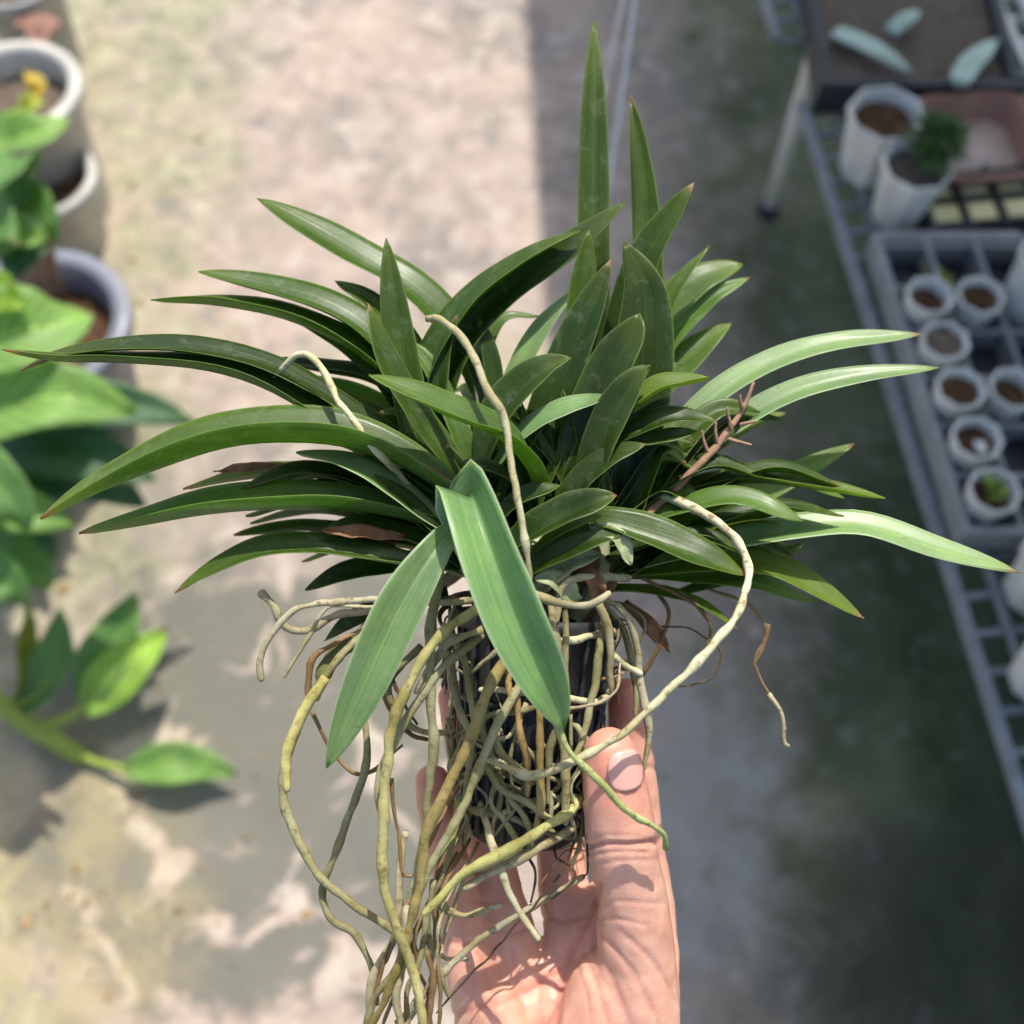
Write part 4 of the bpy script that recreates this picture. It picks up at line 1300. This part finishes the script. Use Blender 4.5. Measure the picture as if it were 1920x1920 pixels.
# --- dry sheaths and bracts
def dryleaf(wpx, pts, n=(0, .5, .85), col=(0.3, 0.15, 0.07), mat='dry'):
    c, ln = spline([cp(*q_) for q_ in pts], 14)
    return blade('dry_sheath', c, wpx * K, cdir(*n), cdir(*n), 0.5, M[mat], ORC, strap(0.5, 0.6), col, thick=0.0003, cross=6, seed=wpx, wave=0.002)
dryleaf(30, [(760, 1010, 70), (680, 1000, 76), (600, 996, 80)])
dryleaf(44, [(740, 1030, 40), (660, 1015, 40), (570, 1030, 40)])
dryleaf(34, [(1170, 1130, -60), (1215, 1170, -60), (1256, 1223, -60)], (-.4, .5, .7))
dryleaf(24, [(560, 880, -60), (470, 878, -70), (400, 884, -70)])
dryleaf(40, [(1020, 1010, 90), (1060, 980, 110), (1090, 960, 120)])
dryleaf(36, [(930, 1060, 110), (900, 980, 130), (905, 915, 120)])
dryleaf(36, [(1110, 985, 140), (1158, 1008, 160), (1183, 1060, 165)], (.3, .2, .9), mat='bract')
dryleaf(46, [(1080, 1130, 120), (1040, 1090, 150), (1000, 1085, 160)], (.0, .5, .9), mat='bract')
dryleaf(50, [(1000, 1120, 110), (1060, 1060, 140), (1130, 1040, 140)], (.0, .5, .9), mat='bract')
for i in range(16):
    x = _r.uniform(880, 1130); y = _r.uniform(1020, 1110); z = _r.uniform(20, 110)
    dryleaf(_r.uniform(24, 48), [(x, y + 50, z), (x + _r.uniform(-30, 30), y, z + 20), (x + _r.uniform(-60, 60), y - _r.uniform(30, 70), z + 10)],
            (_r.uniform(-.5, .5), .4, .8), mat=_r.choice(['dry', 'bract', 'dry']))
# stem bases packed in the crown
for i in range(20):
    x = _r.uniform(890, 1140); z = _r.uniform(-90, 90)
    tube('shoot', [cp(x * 0.5 + 505, 1180, z * 0.6), cp(x, 1090, z), cp(x + _r.uniform(-30, 30), 1000, z)], [14 * K, 20 * K, 15 * K], M['bract'] if i % 3 else M['dry'], ORC, 8, 12, seed=i)

# --- spent flower stalk with bracts
st = tube('flower_stalk', [cp(1190, 988, 40), cp(1225, 952, 20), cp(1265, 915, 10), cp(1330, 850, 0), cp(1375, 795, -5), cp(1400, 752, -8), cp(1413, 718, -10)],
          [9 * K, 9 * K, 7.5 * K, 7 * K, 6 * K, 5 * K, 3 * K], M['stalk'], ORC, 8, 50, 0.0006, seed=3, knob=0.35)
for (x, y, x2, y2) in ((1328, 850, 1316, 808), (1345, 832, 1342, 793), (1372, 800, 1364, 765), (1392, 765, 1388, 742), (1365, 823, 1408, 834), (1388, 797, 1416, 790), (1245, 930, 1226, 930), (1372, 806, 1368, 786)):
    tube('bract', [cp(x, y, 0), cp((x + x2) / 2 - 2, (y + y2) / 2, 8), cp(x2, y2, 14)], [4.5 * K, 3.5 * K, 2.2 * K], M['stalk'], st, 6, 8)

# --- the pot
PT, PB = cp(1008, 1150, 0), cp(985, 1565, 0)
PA = (PT - PB)
PH = PA.length
PA.normalize()
PX = (RT - PA * RT.dot(PA)).normalized()
PY = PA.cross(PX)
def ppt(r, a, h):
    """point of the pot: radius in pixels, angle from the right towards the camera, height 0..1"""
    v = PB + PA * (h * PH) + PX * (math.cos(a) * r * K) - PY * (math.sin(a) * r * K)
    return v
def prad(h):
    return 106 + 40 * h
def make_pot():
    prof = [(70, 0.0), (100, 0.0), (106, 0.02), (prad(.5), 0.5), (prad(.93), 0.93), (prad(1) + 7, 0.935), (prad(1) + 8, 1.0), (prad(1) + 2, 1.0), (prad(.9) - 7, .9), (98, 0.05), (70, 0.05)]
    S = 48
    v, f = [], []
    for (r, h) in prof:
        for k in range(S):
            v.append(ppt(r, 2 * math.pi * k / S, h))
    for i in range(len(prof) - 1):
        for k in range(S):
            k2 = (k + 1) % S
            f.append((i * S + k, i * S + k2, (i + 1) * S + k2, (i + 1) * S + k))
    for k in range(S):
        k2 = (k + 1) % S
        e = (len(prof) - 1) * S
        f.append((e + k, e + k2, k2, k))
    pot = mesh('pot', v, f, M['blackpot'], ORC)
    bm = bmesh.new(); bm.from_mesh(pot.data); bmesh.ops.recalc_face_normals(bm, faces=bm.faces); bm.to_mesh(pot.data); bm.free()
    for k in range(24):
        a = 2 * math.pi * (k + .5) / 24
        tube('rib', [ppt(prad(h) + 2, a, h) for h in (0.04, .3, .6, .92)], [5 * K] * 3, M['blackpot'], pot, 6, 8)
    for h in (0.32, 0.62):
        v, f = [], []
        for k in range(48):
            a = 2 * math.pi * k / 48
            r = prad(h)
            for (dr, dh) in ((0, -.012), (6, -.012), (6, .012), (0, .012)):
                v.append(ppt(r + dr, a, h + dh))
        for k in range(48):
            for j in range(4):
                f.append((4 * k + j, 4 * k + (j + 1) % 4, 4 * ((k + 1) % 48) + (j + 1) % 4, 4 * ((k + 1) % 48) + j))
        mesh('band', v, f, M['blackpot'], pot)
    v, f = [], []
    for j in range(9):
        for k in range(32):
            r = (prad(.9) - 8) * (1 - j / 9)
            q_ = ppt(r, 2 * math.pi * k / 32, 0.94 + 0.10 * (j / 9))
            v.append(q_ + PA * 0.002 * noise.noise(q_ * 400))
    for j in range(8):
        for k in range(32):
            f.append((j * 32 + k, j * 32 + (k + 1) % 32, (j + 1) * 32 + (k + 1) % 32, (j + 1) * 32 + k))
    f.append(tuple(8 * 32 + k for k in range(32)))
    mesh('potting_medium', v, f, M['moss'], pot)
make_pot()

# --- roots
TAN, OLV, PAL, BRN, DRK = (0.46, 0.42, 0.28), (0.32, 0.31, 0.17), (0.60, 0.57, 0.38), (0.26, 0.17, 0.085), (0.10, 0.065, 0.04)
GRN = (0.36, 0.41, 0.16)
_rn = [0]
def rt(wpx, pts, col=TAN, z=None, taper=0.75, n=None, raw=False):
    _rn[0] += 1
    s = _rn[0]
    P = [p_ if raw else cp(*p_) for p_ in pts]
    if wpx > 9:
        rk = random.Random(s * 13 + 1)
        Q = [P[0]]
        for a_, b_ in zip(P[:-1], P[1:]):
            sl_ = (b_ - a_).length / K
            nn_ = max(1, int(sl_ / 55))
            cs = [a_.lerp(b_, j_ / nn_) for j_ in range(1, nn_)]
            # points on the smooth curve, nudged sideways so that the root kinks
            Q += [c_ + Vector((rk.uniform(-1, 1), rk.uniform(-1, 1), rk.uniform(-1, 1))) * 3.2 * K for c_ in cs] if len(P) < 4 else []
            Q.append(b_ + Vector((rk.uniform(-1, 1), rk.uniform(-1, 1), rk.uniform(-1, 1))) * 3.5 * K)
        P = Q
    ln = sum((P[i + 1] - P[i]).length for i in range(len(P) - 1)) / K
    n = n or max(14, int(ln / 9))
    rr = random.Random(s)
    f = 0.85 + 0.3 * rr.random()
    r = wpx * K / 2 * 0.66 * (P[len(P) // 2] - CAM).dot(FW) / D0
    return tube('root', P, [r, r * 1.05, r * (0.9 + 0.2 * rr.random()), r, r * taper], M['root'], ORC, 10 if wpx > 17 else 7, n,
                0.0011 if wpx > 10 else 0.0013, [c_ * f for c_ in col], s * 3.1, 0.42)
rt(22, [(800, 598, 150), (832, 602, 165), (872, 645, 190), (910, 720, 205), (943, 790, 215), (962, 860, 220), (972, 940, 222), (985, 1010, 215), (991, 1080, 195), (985, 1140, 150)], PAL)
rt(20, [(525, 697, 70), (560, 668, 95), (598, 678, 115), (635, 745, 135), (680, 812, 145), (720, 860, 135), (780, 925, 60)], PAL)
rt(10, [(500, 720, 50), (530, 692, 65), (560, 668, 90)], BRN)
rt(14, [(745, 862, 110), (800, 882, 120), (850, 914, 130), (900, 925, 130)], BRN)
rt(26, [(1215, 928, 0), (1262, 934, 30), (1320, 962, 70), (1375, 1008, 110), (1403, 1065, 150), (1390, 1135, 190), (1340, 1212, 225), (1275, 1275, 240), (1200, 1345, 245), (1130, 1400, 246), (1075, 1430, 235), (1000, 1452, 215), (945, 1440, 190), (905, 1418, 150)], PAL, taper=0.95)
rt(20, [(1020, 1280, 250), (1048, 1355, 262), (1075, 1410, 262), (1130, 1472, 258), (1185, 1520, 250), (1235, 1558, 225), (1248, 1590, 200)], GRN)
rt(24, [(960, 1100, 150), (1005, 1115, 185), (1045, 1135, 200), (1090, 1140, 205), (1125, 1128, 208), (1142, 1112, 205)], TAN, taper=1)
rt(20, [(880, 1125, 110), (790, 1130, 110), (700, 1123, 112), (605, 1127, 114), (545, 1148, 116), (505, 1195, 118), (489, 1240, 118), (488, 1272, 116)], TAN)
rt(13, [(760, 1130, 80), (690, 1135, 80), (620, 1140, 80), (575, 1195, 84), (533, 1268, 88)], TAN)
rt(23, [(780, 1130, 20), (700, 1145, 20), (630, 1155, 20), (565, 1182, 30), (530, 1172, 40), (512, 1135, 50), (494, 1110, 55)], TAN, taper=1)
rt(29, [(960, 1110, 130), (890, 1145, 190), (822, 1192, 220), (778, 1265, 232), (742, 1350, 236), (722, 1450, 238), (716, 1560, 236), (724, 1650, 232), (738, 1725, 226), (772, 1805, 220), (796, 1910, 215), (806, 2000, 205)], (0.46, 0.43, 0.19), taper=0.9)
rt(26, [(905, 1190, 150), (840, 1240, 180), (775, 1330, 190), (725, 1420, 196), (712, 1500, 200), (722, 1540, 200)], OLV)
rt(26, [(830, 1000, 130), (818, 1100, 160), (806, 1195, 180), (812, 1300, 186), (810, 1400, 186), (802, 1500, 180), (790, 1590, 170), (770, 1680, 160), (755, 1780, 150)], OLV)
rt(29, [(970, 1210, 165), (935, 1260, 190), (900, 1335, 205), (868, 1415, 210), (825, 1500, 214), (795, 1590, 212), (775, 1680, 205), (760, 1760, 198), (735, 1840, 190), (690, 1930, 180), (660, 2000, 170)], (0.35, 0.28, 0.10))
rt(26, [(985, 1270, 165), (955, 1320, 180), (915, 1385, 190), (895, 1450, 192), (850, 1545, 190), (810, 1620, 180), (785, 1690, 170)], OLV)
rt(28, [(1100, 1490, 60), (1065, 1520, 140), (1010, 1565, 175), (945, 1600, 195), (870, 1638, 205), (830, 1675, 208), (798, 1712, 205)], (0.50, 0.50, 0.20))
rt(24, [(1090, 1530, 60), (1055, 1560, 130), (1010, 1590, 160), (940, 1622, 180), (870, 1660, 190)], TAN)
rt(22, [(900, 1500, 60), (912, 1545, 125), (938, 1620, 170), (972, 1695, 190), (1012, 1757, 196)], PAL)
rt(25, [(760, 1150, 60), (680, 1190, 90), (625, 1250, 108), (580, 1320, 116), (548, 1395, 120), (533, 1470, 122), (548, 1555, 124), (595, 1635, 128), (655, 1690, 132), (725, 1735, 136), (790, 1790, 140)], OLV)
rt(32, [(612, 1270, 112), (565, 1345, 124), (542, 1410, 128), (536, 1480, 126)], (0.55, 0.52, 0.22), taper=0.7)
rt(22, [(680, 1320, 60), (690, 1400, 80), (670, 1490, 96), (632, 1590, 106), (600, 1665, 112), (618, 1720, 116), (662, 1755, 118), (692, 1810, 120), (708, 1880, 120)], OLV)
rt(18, [(770, 1120, 20), (690, 1170, 40), (620, 1212, 56), (586, 1245, 60), (578, 1320, 64)], BRN)
rt(40, [(690, 1180, 10), (640, 1215, 30), (610, 1260, 40), (595, 1310, 45)], (0.15, 0.17, 0.06), taper=0.4)
rt(12, [(585, 1335, 60), (612, 1395, 60), (650, 1443, 60), (700, 1440, 60), (755, 1400, 60)], BRN)
rt(20, [(790, 1210, -40), (735, 1270, -40), (745, 1335, -30), (795, 1370, 0), (870, 1365, 40), (905, 1368, 60)], OLV)
rt(10, [(735, 1270, -20), (760, 1330, -20), (782, 1358, -20)], DRK)
rt(18, [(760, 1240, -60), (720, 1300, -60), (760, 1370, -60), (800, 1385, -60)], BRN)
rt(20, [(745, 1920, 110), (850, 1805, 110), (945, 1730, 100), (1020, 1685, 90), (1090, 1640, 80)], TAN)
rt(18, [(812, 1650, 150), (806, 1730, 140), (822, 1810, 130), (845, 1870, 120)], OLV)
rt(16, [(870, 1640, 60), (845, 1720, 60), (826, 1790, 70), (880, 1800, 80)], TAN)
rt(20, [(815, 1690, 120), (870, 1712, 110), (940, 1700, 100)], PAL)
rt(22, [(770, 1740, 180), (745, 1810, 176), (705, 1880, 170), (680, 1960, 165)], OLV)
rt(24, [(765, 1700, 190), (760, 1790, 186), (742, 1870, 180), (765, 1960, 176)], TAN)
rt(20, [(800, 1700, 150), (790, 1790, 150), (770, 1860, 150), (770, 1960, 150)], OLV)
rt(22, [(760, 1560, 130), (748, 1640, 136), (745, 1740, 140), (700, 1830, 140), (690, 1930, 140)], TAN)
rt(18, [(800, 1780, 200), (815, 1850, 196), (800, 1930, 190)], BRN)
rt(12, [(735, 1460, 140), (748, 1580, 140), (755, 1640, 140), (790, 1640, 140)], BRN)
rt(16, [(860, 1500, 100), (850, 1560, 130), (815, 1610, 140), (790, 1660, 140)], GRN)
# thin dark roots
rt(7, [(1080, 1555, 110), (1050, 1640, 110), (960, 1740, 110), (880, 1830, 110), (820, 1900, 110)], DRK)
rt(7, [(1060, 1560, 90), (1040, 1600, 90), (1080, 1640, 90), (1020, 1700, 90)], DRK)
rt(8, [(985, 1590, 120), (1000, 1640, 110), (995, 1690, 100)], DRK)
# right side, dry and thin
rt(9, [(1330, 1105, -60), (1395, 1130, -55), (1440, 1175, -50), (1418, 1235, -50), (1440, 1300, -48), (1466, 1345, -46), (1468, 1395, -46)], BRN)
rt(13, [(1440, 1170, -50), (1425, 1220, -50), (1416, 1250, -50)], BRN)
rt(14, [(1440, 1300, -48), (1462, 1340, -46), (1468, 1390, -46), (1478, 1402, -46)], TAN)
rt(8, [(1270, 1105, -40), (1318, 1152, -40), (1326, 1200, -40), (1290, 1265, -40), (1240, 1300, -40)], BRN)
rt(6, [(1240, 1175, -50), (1300, 1180, -50), (1352, 1220, -50), (1325, 1275, -50), (1255, 1290, -50)], DRK)
rt(13, [(1225, 1100, -60), (1250, 1150, -60), (1235, 1220, -60), (1190, 1290, -60)], BRN)
rt(9, [(1200, 1080, -30), (1290, 1125, -30), (1330, 1165, -25)], BRN)
# roots over the pot, at the right
rt(22, [(1110, 1120, 90), (1160, 1140, 90), (1190, 1200, 80), (1208, 1290, 74), (1216, 1370, 70), (1206, 1440, 66)], TAN, taper=0.6)
rt(20, [(1130, 1130, 40), (1170, 1180, 30), (1195, 1280, 20), (1192, 1340, 20)], OLV)
rt(24, [(1120, 1130, 150), (1130, 1160, 150), (1142, 1220, 140), (1148, 1300, 130)], TAN, taper=0.7)
rt(22, [(1135, 1150, 120), (1120, 1220, 132), (1112, 1300, 132), (1090, 1390, 130), (1060, 1450, 140)], OLV)
rt(20, [(1150, 1228, 110), (1175, 1245, 100), (1200, 1258, 80)], PAL, taper=1)
rt(24, [(1030, 1110, 120), (1040, 1170, 165), (1048, 1215, 170), (1034, 1280, 168), (1046, 1360, 162), (1060, 1430, 160), (1062, 1540, 145)], (0.33, 0.29, 0.15))
rt(20, [(1060, 1130, 120), (1062, 1220, 164), (1058, 1320, 162), (1030, 1400, 160), (1025, 1500, 150)], OLV)
rt(18, [(955, 1250, 160), (950, 1290, 162), (955, 1312, 162)], (0.42, 0.30, 0.12), taper=0.8)
rt(20, [(968, 1300, 165), (972, 1370, 165), (988, 1430, 160), (985, 1490, 150)], (0.40, 0.26, 0.10))
rt(22, [(1012, 1330, 160), (1010, 1420, 160), (1015, 1500, 150), (1005, 1560, 140)], (0.40, 0.28, 0.11))
rt(20, [(925, 1370, 165), (945, 1410, 168), (975, 1450, 168), (1000, 1455, 168)], OLV)
rt(20, [(905, 1420, 150), (940, 1480, 150), (980, 1500, 150), (1030, 1535, 150), (1055, 1530, 145)], (0.33, 0.31, 0.15))
rt(18, [(930, 1450, 140), (960, 1500, 142), (985, 1550, 140), (1000, 1585, 130)], OLV)
rt(10, [(1060, 1330, 180), (1105, 1320, 180), (1150, 1295, 165), (1160, 1240, 140)], (0.42, 0.36, 0.26))
rt(18, [(830, 1170, 120), (870, 1230, 140), (880, 1300, 150), (895, 1370, 150)], (0.30, 0.29, 0.14))
rt(18, [(820, 1180, 80), (850, 1260, 100), (862, 1330, 110), (880, 1400, 120), (870, 1500, 120)], OLV)
rt(24, [(905, 1180, 170), (850, 1200, 180), (815, 1235, 175), (780, 1300, 160)], TAN)
rt(22, [(1180, 1085, 60), (1120, 1080, 110), (1075, 1085, 140), (1050, 1110, 150), (1045, 1160, 150)], PAL)
rt(18, [(820, 1130, 130), (880, 1125, 140), (930, 1100, 150), (985, 1095, 150)], TAN)
# rings of root round the pot
for (h, a0, a1, wd, dh) in ((.93, 10, 120, 20, .02), (.68, 5, 130, 20, -.02), (.20, 30, 160, 20, .05), (.12, 10, 150, 20, -.05), (.30, 90, 200, 18, .04)):
    rt(wd, [ppt(prad(h) + 11, R(a0 + (a1 - a0) * t / 6), h + dh * math.sin(t)) for t in range(7)], PAL if h > .6 else OLV, raw=True)
# a tangle of shorter roots hugging the pot
for i in range(12):
    a = R(_r.uniform(90, 270))
    h0, h1 = _r.uniform(.35, .9), _r.uniform(-.04, .3)
    pts = []
    a1 = a + _r.uniform(-.9, .9)
    for t in range(6):
        u = t / 5
        h = h0 + (h1 - h0) * u
        pts.append(ppt(prad(max(0, h)) + 10 + _r.uniform(0, 26), a + (a1 - a) * u + _r.uniform(-.12, .12), h))
    rt(_r.uniform(9, 18), pts, _r.choice([TAN, OLV, OLV, BRN, (0.30, 0.27, 0.13)]), raw=True)
for i in range(12):
    a = R(_r.uniform(100, 340))
    pts = [ppt(_r.uniform(20, 90), a, 1.10), ppt(_r.uniform(100, 160), a + _r.uniform(-.3, .3), 1.07), ppt(165 + _r.uniform(0, 50), a + _r.uniform(-.4, .4), .98), ppt(160 + _r.uniform(0, 40), a + _r.uniform(-.6, .6), _r.uniform(.6, .85))]
    rt(_r.uniform(9, 18), pts, _r.choice([TAN, OLV, BRN, DRK, TAN]), raw=True)

# the hanging bundle at the lower left
for i in range(6):
    x0 = _r.uniform(735, 835); x1 = _r.uniform(650, 830); zz = _r.uniform(90, 190)
    y0 = _r.uniform(1560, 1760)
    xm = (x0 + x1) / 2 + _r.uniform(-35, 35)
    rt(_r.uniform(10, 18), [(x0 + 70, y0 - 130, 30), (x0, y0, zz), (x0 * .6 + xm * .4 + _r.uniform(-15, 15), y0 + 80, zz), (xm, (y0 + 2000) / 2, zz + _r.uniform(-30, 30)), (x1, 2000, zz)], _r.choice([TAN, OLV, OLV, BRN]))

# fine wiry strands round the crown and the pot
for i in range(26):
    a = R(_r.uniform(-10, 230))
    h = _r.uniform(.15, 1.05)
    pts = [ppt(prad(h) + _r.uniform(4, 20), a, h)]
    for t in range(4):
        a += _r.uniform(-.45, .45); h += _r.uniform(-.16, .06)
        pts.append(ppt(prad(min(1, max(0, h))) + _r.uniform(8, 46), a, h))
    rt(_r.uniform(4, 8), pts, _r.choice([BRN, DRK, TAN, OLV]), raw=True)

# a looser mat of roots over the lower half of the pot
for i in range(18):
    a = R(_r.uniform(40, 170))
    h = _r.uniform(.25, .75)
    pts = [ppt(prad(h) + 12, a, h)]
    for t in range(4):
        a += _r.uniform(-.35, .35); h += _r.uniform(-.17, -.02)
        pts.append(ppt(prad(max(0, h)) + _r.uniform(10, 30), a, h))
    rt(_r.uniform(10, 19), pts, _r.choice([OLV, TAN, OLV, (0.26, 0.25, 0.13)]), raw=True)
